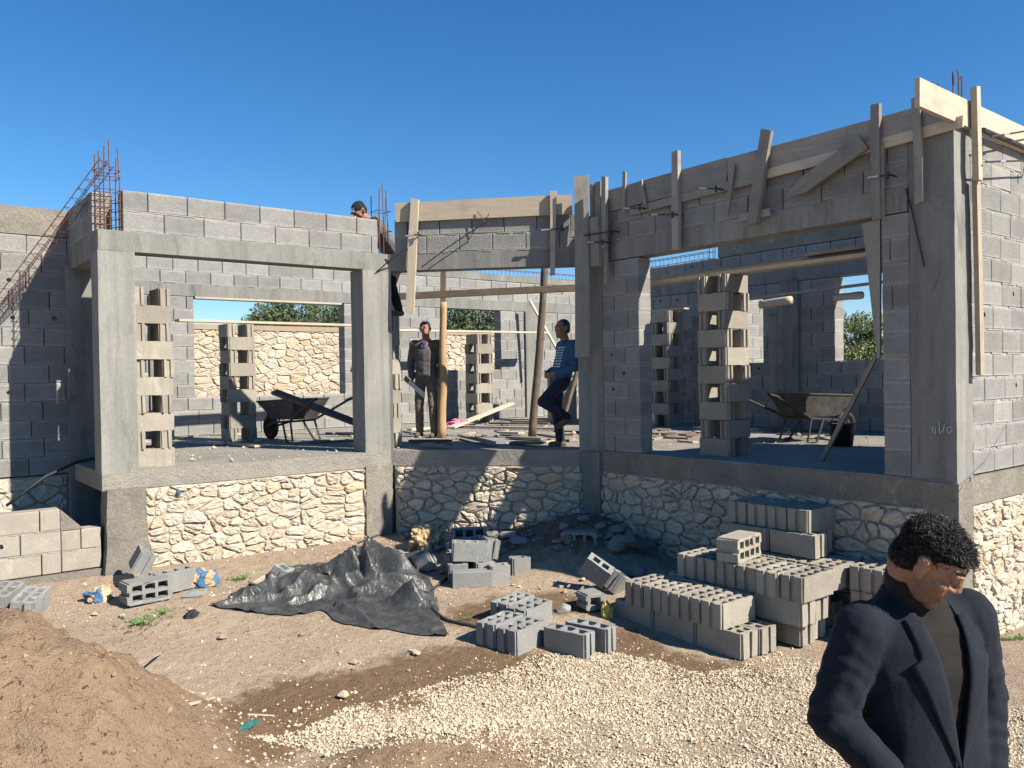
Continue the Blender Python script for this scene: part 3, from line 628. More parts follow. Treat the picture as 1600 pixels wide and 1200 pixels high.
batt((1350, 222), (1233, 306), .15, .03, .10, 'big diagonal board with pointed lower end on right bay wall', point=1)
batt((1369, 163), (1371, 343), .075, .045, .085, 'tall batten beside the diagonal board near the right column')
batt((1378, 225), (1377, 341), .04, .03, .06, 'narrow strip behind the tall batten near the right column')
batt((1431, 153), (1436, 317), .065, .022, .08, 'warped thin batten on the near corner column', warp=.02)
batt((1524, 136), (1527, 282), .07, .05, .085, 'bright upright batten over the gable form board', 'wood', 'Y')
batt((1525, 278), (1531, 586), .07, .04, .055, 'long bright batten hanging down the gable wall', 'wood', 'Y')
batt((649, 311), (640, 489), .10, .05, .085, 'long tilted pale batten on left of the middle bay', 'wood', 'M')
batt((865, 299), (863, 430), .075, .045, .085, 'short pale batten on right of the middle bay', 'wood', 'M', taper=.75)
# steel form clamps and rods
GC = 'steel rods clamping the formwork'
def clamp(a, b, label, plane='X', off=.14, r=.008, mat='steel'):
    f = {'X': lambda q: onX(*q, X3-off), 'M': lambda q: onM(*q, off), 'Y': lambda q: onY(*q, YD-off)}[plane]
    A, B = f(a), f(b); nn = {'X': NX, 'M': NM, 'Y': NY}[plane]
    t = empty('form_clamp', A, label, 'clamp', GC)
    MB().tube([A, B], r, 6).build('rod', M_[mat], t)
    c = A.lerp(B, .93); MB().tube([c-Vector((0, 0, .035))+nn*.012, c+Vector((0, 0, .03))+nn*.012], .012, 6).build('jaw', M_['steel'], t)
    MB().tube([B, B-nn*.11], r*1.1, 6).build('hook', M_['steel'], t)
    MB().box((-.05, -.008, -.006), (.05, .008, .006), frame(A.lerp(B, .25)+nn*.012, B-A, nn)).build('wedge', M_['zinc'], t)
clamp((893, 371), (958, 361), 'long steel clamp across the corner board and notched batten', off=.2)
clamp((917, 379), (945, 378), 'short steel clamp under the long one at the inner corner', off=.22)
clamp((974, 326), (1003, 325), 'steel clamp below the thin short batten')
clamp((1014, 336), (1055, 335), 'steel clamp reaching to the stout batten')
clamp((1093, 294), (1122, 295), 'steel clamp between stout batten and brown wedge')
clamp((1358, 278), (1390, 273), 'steel clamp across the tall batten near the right column')
clamp((1540, 253), (1630, 250), 'steel clamp running right along the gable wall', 'Y')
clamp((1548, 214), (1630, 200), 'steel clamp just under the gable form board', 'Y')
clamp((843, 360), (880, 357), 'steel clamp across the short pale batten of the middle bay', 'M')
clamp((635, 369), (655, 366), 'steel clamp across the tilted pale batten of the middle bay', 'M')
tag(MB().tube([onY(1536, 203, YD-.06), onY(1600, 232, YD-.06)+Vector((.9, 0, 0))], .022, 8).build('steel_pipe', M_['steel']), 'round steel pipe running below the gable form board', 'pipe')
def rod(pts, label, r=.008): return tag(MB().tube(pts, r, 5).build('steel_rod', M_['steel']), label, 'rod')
rod([onM(658, 418, .12), onM(700, 386, .12), onM(759, 347, .1)], 'thin rod slanting across the middle bay blocks')
rod([onM(588, 425, .14), onM(612, 404, .12), onM(633, 389, .1)], 'thin rod slanting from the sunlit column to the tilted batten')
rod([onM(746, 330, .07), onM(758, 347, .09), onM(764, 334, .07)], 'small bent V-shaped rod on the middle bay form board', .006)
# props and timbers behind the openings
plank(onM(624, 463, -1.5), onM(905, 450, -1.5), .09, .09, (0, 0, 1), 'wood_d', 'long dark timber crossing the middle bay opening below the lintel', 'timber', name='timber_beam', warp=.003)
b1 = onZ(690, 684, 0); pole([b1, b1+Vector((.03, -.02, 1.0)), b1+Vector((.06, -.02, 2.02))], (.07, .05), 'thick debarked wooden prop beside the man in the cap')
plank(b1+Vector((.05, -.02, 2.03)), b1+Vector((.07, -.02, 2.55)), .08, .06, NM, 'wood_d', 'short dark post on top of the debarked prop', 'post', name='post')
b2 = onZ(831, 685, 0); pole([b2, b2+Vector((.12, -.06, 1.3)), b2+Vector((.17, -.16, 2.56))], (.06, .05), 'dark leaning wooden prop right of centre in the middle bay', 'wood_d')
b3 = onZ(872, 684, 0); pole([b3, b3+Vector((.2, -.25, 1.05))], .035, 'leaning dark stick beside the man in blue', 'wood_d', 'wooden_stick', 'stick')
p = onY(905, 465, 12.2), onY(884, 562, 12.8); plank(onY(828, 470, 13.7), onY(870, 545, 13.2), .07, .03, (.3, -1, .2), 'wood', 'pale plank leaning diagonally behind the dark prop', warp=.002)
# planks resting on the block piers
plank((3.55, 12.25, 1.775), (6.6, 12.3, 1.775), .16, .035, (0, 0, 1), 'wood', 'pale scaffold plank lying on the block pier in the left room', 'plank', warp=.002)
plank((7.5, 13.25, 1.775), (11.4, 13.3, 1.80), .16, .035, (0, 0, 1), 'wood', 'long pale scaffold plank lying on the block pier in the middle room', 'plank', warp=.002)
plank((7.42, 7.4, 1.975), (7.42, 3.3, 1.98), .17, .04, (0, 0, 1), 'wood', 'lower plank on top of the tall block pier in the right bay', 'plank', warp=.001)
plank((7.5, 7.2, 2.017), (7.5, 3.5, 2.02), .15, .035, (0, 0, 1), 'wood_g', 'upper plank on top of the tall block pier in the right bay', 'plank', warp=.001)
plank((7.40, 4.65, 2.055), (7.40, 3.7, 2.055), .12, .03, (0, 0, 1), 'wood_g', 'short thick plank end lying on the other planks near the right jamb', 'plank', warp=.001)
plank((10.9, 9.95, 2.0), (11.0, 9.2, 2.0), .14, .03, (0, 0, 1), 'wood', 'short board on top of the farther pier in the right room', 'plank')
plank((11.2, 8.9, 2.06), (11.25, 5.6, 2.14), .10, .035, (0, 0, 1), 'wood_g', 'long thin board hung level along the right room back wall', 'plank', warp=.001)
b4 = onZ(1212, 668, 0); b4.x = 11.0; b4 = onX(1212, 660, 11.0); b4.z = 0
pole([b4, b4+Vector((0, .03, .9)), b4+Vector((0, 0, 1.80))], .06, 'upright debarked prop with a log head in the right room', 'wood_g')
pole([onX(1190, 474, 11.0)+Vector((0, .02, -.02)), onX(1236, 469, 11.0)], .065, 'sunlit short log lying across the prop head in the right room', 'wood', 'log', 'log')
pole([onX(1304, 465, XR-.3), onX(1347, 461, XR-.3)], .055, 'sunlit short log projecting across the right room window', 'wood', 'log', 'log')
# jamb board and sticks in the right bay opening
plank(onX(1362, 346, X3+.03), onX(1374, 560, X3+.03), .16, .03, NX, 'wood_g', 'tapering board leaning inside right jamb of the right bay opening', 'plank', taper=.15, warp=.002)
s0 = onZ(1284, 721, 0); s1 = onX(1371, 552, X3+.16)
plank(s0+Vector((0, 0, .01)), s1, .04, .03, NX, 'wood_g', 'thin dark stick leaning against the right jamb', 'stick', name='wooden_stick', warp=.002)
# planks lying about on the middle room floor
fl = [((585, 668), (600, 672)), ]
FP = [((640, 690), (706, 690), .14, 'wood_d', 'dark board lying flat just inside the middle sill on the left'),
      ((655, 696), (702, 697), .12, 'wood_g', 'grey board half under the dark one at the left of middle sill'),
      ((720, 681), (768, 693), .10, 'wood_g', 'board with a red painted end lying across the middle floor'),
      ((796, 684), (850, 687), .15, 'wood_g', 'grey board lying on the floor at foot of the dark prop'),
      ((803, 692), (846, 694), .12, 'wood_d', 'dark thick board below the grey one at foot of dark prop'),
      ((848, 680), (888, 686), .15, 'wood_g', 'weathered board on the floor near the inner corner'),
      ((722, 667), (878, 671), .12, 'wood', 'long pale board lying straight across the middle room floor'),
      ((765, 662), (858, 663), .13, 'wood_d', 'brown board lying behind the long pale board'),
      ((838, 655), (877, 656), .14, 'wood', 'pale board on two offcuts in front of the barrel'),
      ((800, 659), (880, 660), .12, 'wood_g', 'grey board lying under the pale board near the barrel'),
      ((783, 676), (812, 678), .2, 'wood', 'bright square offcut in the middle of the plank litter'),
      ((640, 672), (694, 668), .13, 'wood', 'pale board end lying behind the feet of man in cap')]
for i, (a, b, w_, mt, lb) in enumerate(FP):
    A_, B_ = onZ(*a, .02+.012*(i % 3)), onZ(*b, .02+.012*(i % 3)); plank(A_+Vector((0, 0, .01)), B_+Vector((0, 0, .012)), w_, .03, (0, 0, 1), mt, lb, 'plank', 'boards littering the middle room floor', warp=.001)
A_, B_ = onZ(705, 668, .03), onY(800, 654, 13.2); plank(A_, Vector((B_.x, B_.y, .35)), .14, .035, (0, 0, 1), 'wood', 'pale plank propped up at far end behind the pink bag', 'plank', 'boards littering the middle room floor', warp=.001)
e_ = plank(onZ(766, 692.5, .035)+Vector((0, 0, .012)), onZ(769, 693.3, .035)+Vector((0, 0, .012)), .104, .034, (0, 0, 1), 'brick', 'red painted end of a board on middle floor', 'offcut', name='timber_offcut')
for i in range(26):
    q = onZ(random.uniform(1005, 1370), random.uniform(668, 690), .012)
    if q.x > XR-.3: continue
    a = random.uniform(0, 3.1); d = Vector((math.cos(a), math.sin(a), 0))*random.uniform(.12, .5)
    plank(q-d, q+d, random.uniform(.05, .12), .022, (0, 0, 1), random.choice(('wood', 'wood_g', 'wood_d')), 'scrap board strewn on the right room floor', 'offcut', 'scrap boards strewn on the right room floor', 'timber_offcut', warp=.001)
for k_, (a, b) in enumerate((((275, 690), (345, 693)), ((352, 692), (405, 697)), ((530, 676), (558, 678)))):
    plank(onZ(*a, .02), onZ(*b, .03), .12, .03, (0, 0, 1), 'wood', ('pale plank on the left room floor beside the front pier', 'short split plank at foot of the rear pier', 'pale plank on floor behind the sunlit middle column')[k_], 'plank', warp=.002)
# chalk figures on the corner column
def chalk(parent):
    S = [[(1457, 667), (1458, 677)], [(1461.5, 668), (1461.8, 679)], [(1467.5, 660), (1467.8, 675)], [(1467.8, 678), (1474, 672)], [(1475.5, 663), (1474, 673)], [(1480, 667.5), (1487, 667.5), (1487, 672), (1484, 676.5), (1481, 676), (1479.8, 671), (1480, 667.5)]]
    m = MB()
    for s in S: m.tube([onX(*q, X3-.007) for q in s], .003, 4)
    m.build('chalk_figures', M_['chalk'], parent)
chalk(colD)
m = MB(); m.tube([onY(1496, 775, YD-.03), onY(1508, 752, YD-.012), onY(1540, 720, YD-.006), onY(1575, 660, YD-.006)], .0014, 4)
tag(m.build('string', M_['bluewire']), 'thin blue string running up the gable wall blocks', 'string')
# cage of reinforcement leaning on the far left wall
cg = empty('rebar_cage', (1.2, 10.2, 1.6), 'long rebar cage slanting up from far left wall to the corner column', 'rebar cage')
ladder(cg, onY(-12, 505, 10.3), onY(172, 258, 9.15), .1, .1, .12, .005)

# ------------------------------------------------------------------ loose hollow blocks
def hollow(L, T, H, nx, ny, web, mat, groove=True, name='hollow_block', H0=0., ends=.018, var=0):
    xs = [0, ends]; kx = []; x = ends
    cw = (L-2*ends-web*(nx+1))/nx
    for i in range(nx):
        x += web; xs.append(x); kx.append(len(xs)-1); x += cw; xs.append(x)
    xs += [L-ends, L]; xs = sorted(set(round(v, 5) for v in xs))
    ys = [0]; ky = []; y = 0; cy = (T-web*1.15*(ny+1))/ny
    for j in range(ny):
        y += web*1.15; ys.append(y); ky.append(len(ys)-1); y += cy; ys.append(y)
    g0, g1 = T/2-.02, T/2+.02; ys += [T, g0, g1, .012, T-.012]; ys = sorted(set(round(v, 5) for v in ys))
    cells = [(ends+web+i*(web+cw), ends+web+i*(web+cw)+cw, web*1.15+j*(web*1.15+cy), web*1.15+j*(web*1.15+cy)+cy) for i in range(nx) for j in range(ny)]
    def occ(i, j):
        if i < 0 or j < 0 or i >= len(xs)-1 or j >= len(ys)-1: return False
        cx, cyy = (xs[i]+xs[i+1])/2, (ys[j]+ys[j+1])/2
        for a, b, c, d in cells:
            if a < cx < b and c < cyy < d: return False
        if groove and (cx < ends or cx > L-ends) and (g0 < cyy < g1 or cyy < .012 or cyy > T-.012): return False
        return True
    V = {}; VL = []; Fc = []
    def v(i, j, k):
        if (i, j, k) not in V: V[(i, j, k)] = len(VL); VL.append((xs[i]-L/2, ys[j]-T/2, k*H))
        return V[(i, j, k)]
    for i in range(len(xs)-1):
        for j in range(len(ys)-1):
            if not occ(i, j): continue
            Fc += [(v(i, j, 1), v(i+1, j, 1), v(i+1, j+1, 1), v(i, j+1, 1)), (v(i, j, 0), v(i, j+1, 0), v(i+1, j+1, 0), v(i+1, j, 0))]
            if not occ(i-1, j): Fc.append((v(i, j, 0), v(i, j, 1), v(i, j+1, 1), v(i, j+1, 0)))
            if not occ(i+1, j): Fc.append((v(i+1, j, 0), v(i+1, j+1, 0), v(i+1, j+1, 1), v(i+1, j, 1)))
            if not occ(i, j-1): Fc.append((v(i, j, 0), v(i+1, j, 0), v(i+1, j, 1), v(i, j, 1)))
            if not occ(i, j+1): Fc.append((v(i, j+1, 0), v(i, j+1, 1), v(i+1, j+1, 1), v(i+1, j+1, 0)))
    r = random.Random(int(L*1000+T*100+nx)+var*77); j = lambda: r.uniform(-.0028, .0028)
    VL = [(a+j(), b+j(), c+j()) for a, b, c in VL]
    for _ in range(5):                      # chipped corners and webs
        k = r.randrange(len(VL)); a, b, c = VL[k]
        if c > H*.5: VL[k] = (a*.97, b*.95, c-r.uniform(.006, .018))
    return mesh(name, VL, Fc, M_[mat])
HB_P = [hollow(.45, .207, .197, 4, 2, .024, 'block_w', var=q) for q in range(4)]
HB_C = [hollow(.40, .115, .19, 4, 1, .022, 'block_w', var=q) for q in range(4)]
HB_G = [hollow(.40, .20, .195, 3, 2, .026, 'block_b', var=q) for q in range(4)]
HB_S = [hollow(.40, .15, .19, 3, 1, .026, 'block_b', var=q) for q in range(4)]
def put_block(me, p, ang=0, label='', group=None, tilt=(0, 0), name='hollow_block', cat='concrete block'):
    if isinstance(me, list): me = random.choice(me)
    M = Matrix.Translation(p) @ Matrix.Rotation(ang, 4, 'Z') @ Matrix.Rotation(tilt[0], 4, 'X') @ Matrix.Rotation(tilt[1], 4, 'Y')
    return tag(obj(name, me, M), label, cat, group)
ORD = ['bottom', 'second', 'third', 'fourth', 'fifth', 'sixth', 'seventh', 'eighth', 'ninth', 'top']
def crib(cx, cy, n, ang, where, h=.195, first=0, mat=None, seed=0, z0=0.):
    r = random.Random(seed)
    for c in range(n):
        cn = 'top' if c == n-1 else ORD[c]
        for s in (-1, 1):
            a = ang+(math.pi/2 if (c+first) % 2 else 0); d = Vector((-math.sin(a), math.cos(a), 0))*s*(.1375+r.uniform(-.012, .012))
            along = 'across' if (c+first) % 2 else 'lengthwise'
            side = {(0, -1): 'nearer', (0, 1): 'farther', (1, 1): 'left-hand', (1, -1): 'right-hand'}[((c+first) % 2, s)]
            put_block(HB_C, Vector((cx, cy, z0+c*h))+d+Vector((r.uniform(-.008, .008), r.uniform(-.008, .008), .001)), a+r.uniform(-.03, .03), f'{side} block of the {cn} course in {where}', 'blocks stacked crosswise as piers')
crib(2.43, 9.44, 10, 0, 'the pier beside the sunlit corner column', .19, seed=1)
crib(4.42, 12.28, 9, 0, 'the pier in the left room', .193, first=1, seed=2)
crib(9.60, 13.28, 9, 0, 'the pier in the middle room', .193, first=1, seed=3)
crib(7.45, 5.72, 10, 0, 'the tall pier in the right bay', .1965, first=1, seed=4)
crib(10.95, 9.6, 10, 0, 'the farther pier in the right room', .198, first=0, seed=5)
crib(5.34, 9.60, 9, 0, 'the pier behind the middle column', .19, first=1, seed=6)
# stepped pile of new blocks against the right bay
PZ = -1.315
def row(x0, y0, z, n, along, label, me=HB_P, step=None, L=.45, T=.21, seed=0):
    """n blocks side by side; along='x' : block length along x, row running +y; along='y': length along y, row running +y end to end"""
    r = random.Random(seed); nm = ['first', 'second', 'third', 'fourth', 'fifth', 'sixth', 'seventh']
    for i in range(n):
        if along == 'x': p = Vector((x0+L/2+r.uniform(-.012, .012), y0+T*(i+.5)+r.uniform(-.003, .003), z)); a = 0
        else: p = Vector((x0+T/2, y0+(L+.012)*(i+.5), z)); a = math.pi/2
        put_block(me, p, a+r.uniform(-.015, .015), f'{nm[i]} block from near end of {label}', 'new hollow blocks piled by the right bay wall')
for j, (xx, yy) in enumerate(((5.29, 3.92), (5.51, 3.90), (5.90, 3.80), (6.12, 3.84), (6.40, 3.95), (6.63, 3.95))):
    row(xx, yy, PZ, 3, 'y', ('the', 'the second', 'the third', 'the fourth', 'the fifth', 'the sixth')[j]+' bottom line from the yard side', seed=j)
row(5.26, 4.09, PZ+.2, 5, 'x', 'the low front row with open cells up', seed=11)
row(5.78, 3.72, PZ+.2, 3, 'y', 'the second layer line behind the low front row', seed=12)
row(6.00, 3.74, PZ+.2, 3, 'y', 'the second layer line in the middle of the pile', seed=13)
row(6.30, 3.9, PZ+.2, 3, 'y', 'the second layer line nearest the wall', seed=14)
row(5.75, 3.70, PZ+.4, 6, 'x', 'the broad third-layer row with open cells up', seed=15)
row(6.25, 3.74, PZ+.4, 4, 'x', 'the third-layer row against the wall', seed=16)
row(6.37, 3.97, PZ+.61, 2, 'y', 'the fourth-layer line under the top row', seed=17)
row(6.59, 4.05, PZ+.61, 2, 'y', 'the fourth-layer line touching the wall', seed=18)
row(6.43, 4.07, PZ+.81, 4, 'x', 'the topmost row of the pile', seed=19)
row(6.42, 3.26, PZ, 2, 'x', 'the near bottom corner beside the plinth', seed=20)
row(6.42, 3.27, PZ+.2, 2, 'x', 'the near middle corner beside the plinth', seed=21)
row(6.42, 3.28, PZ+.4, 2, 'x', 'the near upper corner beside the plinth', seed=22)
put_block(HB_P, Vector((5.96, 4.55, PZ+.6+.104)), .18, 'block lying on its side on top of the broad row, cells showing', 'new hollow blocks piled by the right bay wall', tilt=(math.pi/2, 0))
bpy.context.scene.objects[-1] if False else None
# cluster of bluish blocks in the yard
E1 = math.atan2(.967, -.245)
def cluster(px, py, me, ang, dx, dy, label):
    q = onG(px, py); d = Vector((math.cos(ang), math.sin(ang), 0)); e = Vector((-math.sin(ang), math.cos(ang), 0))
    p = q+d*dx+e*dy; p.z = float(gz(p.x, p.y))-.012; put_block(me, p, ang, label, 'grey blocks clustered in the yard')
cluster(915, 1031, HB_S, E1, .2, -.075, 'front block of the yard cluster, long dark side towards the mound')
cluster(949, 1022, HB_S, E1, .2, -.075, 'right-hand block of the yard cluster with bright end')
cluster(807, 1027, HB_G, E1-math.pi/2, .2, .1, 'left front block of the yard cluster with grooved end')
cluster(807, 1027, HB_G, E1-math.pi/2, .2, .315, 'left rear block of the yard cluster')
cluster(807, 1027, HB_G, E1-math.pi/2, .63, .33, 'back block of the yard cluster, cells up, behind the front one')
cluster(807, 1027, HB_G, E1-math.pi/2, .66, .54, 'rearmost block of the yard cluster')
# ------------------------------------------------------------------ wheelbarrows, barrel, bucket
def wheelbarrow(loc, rz, label):
    t = empty('wheelbarrow', loc, label, 'wheelbarrow'); R = Matrix.Translation(loc) @ Matrix.Rotation(rz, 4, 'Z')
    def shell(k, dz): return [(-.27*k, -.19*k, .33+dz), (.30*k, -.19*k, .33+dz), (.30*k, .19*k, .33+dz), (-.27*k, .19*k, .33+dz), (-.42, -.31, .62), (.52, -.31, .58), (.52, .31, .58), (-.42, .31, .62)]
    V = shell(1, 0)+[(x*.97, y*.97, z+(.012 if i < 4 else 0)) for i, (x, y, z) in enumerate(shell(1, 0))]
    Fc = [(3, 2, 1, 0), (0, 1, 5, 4), (1, 2, 6, 5), (2, 3, 7, 6), (3, 0, 4, 7)]; Fc += [tuple(i+8 for i in f)[::-1] for f in Fc]
    Fc += [(4, 5, 13, 12), (5, 6, 14, 13), (6, 7, 15, 14), (7, 4, 12, 15)]
    MB().add([R @ Vector(v) for v in V], Fc).build('tray', M_['barrow'], t)
    MB().tube([R @ Vector(v) for v in ((-.42, -.31, .625), (.52, -.31, .585), (.52, .31, .585), (-.42, .31, .625), (-.42, -.31, .625))], .012, 6).build('rim', M_['steel'], t)
    for s in (-1, 1):
        MB().tube([R @ Vector(v) for v in ((-.95, s*.30, .62), (-.45, s*.25, .42), (-.2, s*.2, .31), (.35, s*.13, .27), (.66, s*.055, .19))], .017, 7).build('frame_tube', M_['steel'], t)
        MB().tube([R @ Vector(v) for v in ((-1.02, s*.305, .635), (-.86, s*.295, .595))], .022, 7).build('handle', M_['rubber'], t)
        MB().tube([R @ Vector(v) for v in ((-.2, s*.2, .31), (-.3, s*.23, .02), (-.14, s*.23, .015), (.06, s*.17, .3))], .015, 6).build('leg', M_['steel'], t)
        MB().tube([R @ Vector(v) for v in ((.62, s*.07, .21), (.47, s*.16, .5))], .012, 6).build('brace', M_['steel'], t)
    W = R @ Matrix.Translation((.66, 0, .19)) @ Matrix.Rotation(math.pi/2, 4, 'X')
    wh = MB(); pr = [(.145+.042*math.cos(a), .042*math.sin(a)) for a in [2*math.pi*i/10 for i in range(11)]]; wh.lathe(pr, 22, W); wheel = wh.build('wheel', M_['rubber'], t, True)
    MB().lathe([(.0, .03), (.03, .03), (.035, .012), (.10, .012), (.115, .03), (.115, -.03), (.10, -.012), (.035, -.012), (.03, -.03), (0, -.03)], 18, W).build('rim', M_['steel'], wheel)
wheelbarrow(Vector((4.95, 11.45, .002)), math.atan2(.617, -.787)-.75, 'cement-stained wheelbarrow in the left room with a plank leaning over it')
wheelbarrow(Vector((9.55, 6.0, .002)), math.atan2(-.617, .787)+.5, 'dark wheelbarrow standing in shade in the right room')
plank(onY(428, 612, 11.2), onY(560, 662, 10.3), .15, .04, (.2, -.6, .8), 'wood_d', 'dark plank leaning across the wheelbarrow in the left room', 'plank', warp=.002)
bl = Vector((10.55, 11.9, .002)); bt = empty('barrel', bl, 'rust-stained beige steel barrel behind the man in blue', 'barrel'); Wb = Matrix.Translation(bl)
MB().lathe([(0, 0), (.28, 0), (.285, .02), (.28, .04), (.28, .28), (.292, .30), (.28, .32), (.28, .56), (.292, .58), (.28, .60), (.28, .86), (.29, .88), (.275, .88), (.265, .80), (0, .80)], 28, Wb).build('drum', M_['barrel'], bt, True)
MB().lathe([(.281, .90), (.297, .885), (.297, .87), (.281, .86)], 28, Wb).build('top_rim', M_['steel'], bt, True)
bk = onZ(1316, 697, 0); bt = empty('bucket', bk, 'dark rubber bucket on the right room floor behind the leaning stick', 'bucket')
MB().lathe([(0, .005), (.12, .005), (.155, .27), (.16, .275), (.148, .275), (.115, .02), (0, .02)], 20, Matrix.Translation(bk)).build('bucket_body', M_['rubber'], bt, True)
MB().tube([bk+Vector((.155*math.cos(a), .05, .27+.1*math.sin(a))) for a in [math.pi*i/10 for i in range(11)]], .005, 5).build('handle', M_['steel'], bt)

# ------------------------------------------------------------------ rubble, rocks, broken blocks, bags, hose
import bmesh
def rock_mesh(seed, mat, sx=1, sy=1, sz=1, n=16):
    r = random.Random(seed); bm = bmesh.new()
    for i in range(n):
        v = Vector((r.gauss(0, 1), r.gauss(0, 1), r.gauss(0, 1))).normalized(); v = Vector((v.x*sx, v.y*sy, v.z*sz))*r.uniform(.8, 1.05); bm.verts.new(v)
    res = bmesh.ops.convex_hull(bm, input=bm.verts); bmesh.ops.delete(bm, geom=[g for g in res['geom_interior'] if isinstance(g, bmesh.types.BMVert)], context='VERTS')
    bmesh.ops.bevel(bm, geom=list(bm.edges), offset=.05, segments=1, affect='EDGES')
    bmesh.ops.recalc_face_normals(bm, faces=bm.faces)
    me = bpy.data.meshes.new('rock'); bm.to_mesh(me); bm.free(); me.materials.append(M_[mat]); return me
RK = [rock_mesh(s, 'rubble', 1, .75, .55) for s in range(6)]
RG = [rock_mesh(60+s, 'rock', 1, .8, .7, 22) for s in range(4)]
def put_rock(me, p, s, label, group=None, rz=0, sink=.3, name='rock', tilt=0):
    sc = s if hasattr(s, '__len__') else (s, s, s)
    return tag(obj(name, me, Matrix.Translation(Vector(p)+Vector((0, 0, sc[2]*.55*(1-sink*2)))) @ Matrix.Rotation(rz, 4, 'Z') @ Matrix.Rotation(tilt, 4, 'X') @ Matrix.Diagonal((*sc, 1))), label, 'rock', group)
for i, (px, py, s, lb) in enumerate(((965, 848, .165, 'large grey boulder, upper one of the rubble heap by the inner corner'), (955, 893, .175, 'large grey boulder, lower left of the heap by inner corner'), (997, 890, .125, 'bluish boulder, lower right of the heap by inner corner'), (930, 850, .05, 'small brownish stone left of the upper boulder'), (1005, 830, .10, 'grey stone against the plinth behind the boulders'), (1020, 850, .09, 'dark stone right of the boulders by the plinth'), (985, 838, .11, 'greenish stone wedged behind the upper boulder'))):
    q = onG(px, py+(14 if i < 3 else 6)); put_rock(RG[i % 4], q, (s*1.1, s, s*1.0), lb, 'boulders by the inner corner', i*1.3, .12)
put_block(HB_S, gp(*onG(905, 846)[:2], .02), 2.2, 'dark hollow block lying on its side left of boulders', 'stray blocks on the ground', tilt=(math.pi/2, 0))
plank(onG(972, 866)+Vector((0, 0, .12)), onG(1028, 872)+Vector((0, 0, .10)), .08, .02, (0, -.4, 1), 'wood_d', 'dark thin board lying across the boulders', 'plank')
plank(onG(984, 842)+Vector((0, 0, .22)), onG(996, 850)+Vector((0, 0, .10)), .04, .03, (0, -1, .3), 'wood', 'short yellowish stick standing among the boulders', 'stick', name='wooden_stick')
# stray and broken blocks in the middle of the yard
def small_rock(seed, k):
    me = rock_mesh(seed, 'block_b', 1, .8, .6); me.transform(Matrix.Diagonal((*k, 1))); return me
RKB = small_rock(201, (.09, .09, .09)); RKC = small_rock(202, (.14, .09, .06))
def stray(px, py, me, ang, label, tilt=(0, 0), dz=0., name='hollow_block'):
    q = onG(px, py); return put_block(me, q+Vector((0, 0, dz-.008)), ang, label, 'stray blocks on the ground', tilt, name)
HALF = hollow(.2, .15, .19, 1, 1, .03, 'block_b', True); HB_F = hollow(.40, .15, .19, 3, 1, .026, 'block_b'); SOL = block_mesh(.40, .15, .16, 99); SOL.materials.clear(); SOL.materials.append(M_['block_b'])
HALF2 = hollow(.27, .15, .19, 2, 1, .03, 'block_b', False); ga = YAW-math.pi/2+.12
stray(738, 915, SOL, ga, 'solid-faced grey block at the bottom of the leaning stack in mid yard', dz=.08)
q_ = onG(785, 912); put_block(HALF, q_+Vector((0, .05, -.005)), ga+.1, 'broken half block with scooped top beside the mid yard stack', 'stray blocks on the ground')
q0 = onG(738, 915)
put_block(HALF, q0+Vector((-.02, .22, .0)), ga, 'half block propping the mid yard stack on the left', 'stray blocks on the ground')
put_block(HALF, q0+Vector((.22, .10, .0)), ga+.2, 'half block propping the mid yard stack on the right', 'stray blocks on the ground')
put_block(HB_F, q0+Vector((.13, .20, .20)), ga, 'hollow block on top of the mid yard stack, cells up', 'stray blocks on the ground', tilt=(.0, .06))
put_block(HB_F, q0+Vector((.20, .45, .17)), ga+.25, 'block lying flat behind the top of mid yard stack, left one', 'stray blocks on the ground', tilt=(math.pi/2, 0))
put_block(HB_F, q0+Vector((.42, .30, .18)), ga+1.6, 'block lying behind the top of mid yard stack, right one', 'stray blocks on the ground', tilt=(.2, .1))
put_block(HB_F, q0+Vector((.45, .72, .10)), ga+.1, 'shaded block behind the mid yard stack', 'stray blocks on the ground', tilt=(.1, -.2))
put_block(HB_F, q0+Vector((.62, .95, .22)), ga+.05, 'dark block leaning against the heap of soil', 'stray blocks on the ground', tilt=(.9, 0))
stray(704, 893, HALF, ga+.6, 'tilted broken block left of the mid yard stack', (.35, .3), .03)
stray(670, 890, HALF, ga-.3, 'broken block beside the end of the black sheet', (.2, -.4), .02)
stray(925, 922, HALF2, ga-.5, 'bright block tilted on edge left of the boulders', (.2, .6), .13)
stray(915, 945, HALF, ga+.3, 'block with dark open cell under the bright tilted block', (math.pi/2, 0), .08)
stray(955, 925, HALF, ga+.7, 'small block piece right of the bright tilted block', (.5, .4), .03)
stray(880, 955, RKB, .3, 'chunk of broken block in front of the bright tilted block', dz=.03, name='block_chunk')
stray(812, 893, HALF, ga+.2, 'upright light block stub right of the mid yard stack', (0, 0), -.03)
# left: row by the pier base
put_block(HB_G, gp(*onG(222, 935)[:2], .10), .12, 'grey hollow block on its side by pier base, dark cells facing the yard', 'stray blocks on the ground', tilt=(math.pi/2, 0))
put_block(HB_S, gp(*onG(215, 915)[:2], .15), 1.4, 'grey block leaning on the column base behind the hollow one', 'stray blocks on the ground', tilt=(.5, 0))
put_block(HB_S, gp(*onG(270, 925)[:2], .02), .25, 'grey block right of the hollow block by the pier base', 'stray blocks on the ground')
stray(305, 930, RKC, .2, 'flat chunk of block in front of the brown and blue bag', dz=.02, name='block_chunk')
q_ = onZ(46, 966, -1.12); put_block(HB_G, gp(q_.x, q_.y, -.02), 1.1, 'grey block with open cells sunk behind the soil mound', 'stray blocks on the ground', (.12, -.1))
q_ = onZ(6, 962, -1.12); put_block(HB_G, gp(q_.x, q_.y, -.02), 1.1, 'grey block at left edge behind the soil mound', 'stray blocks on the ground', (.1, -.1))
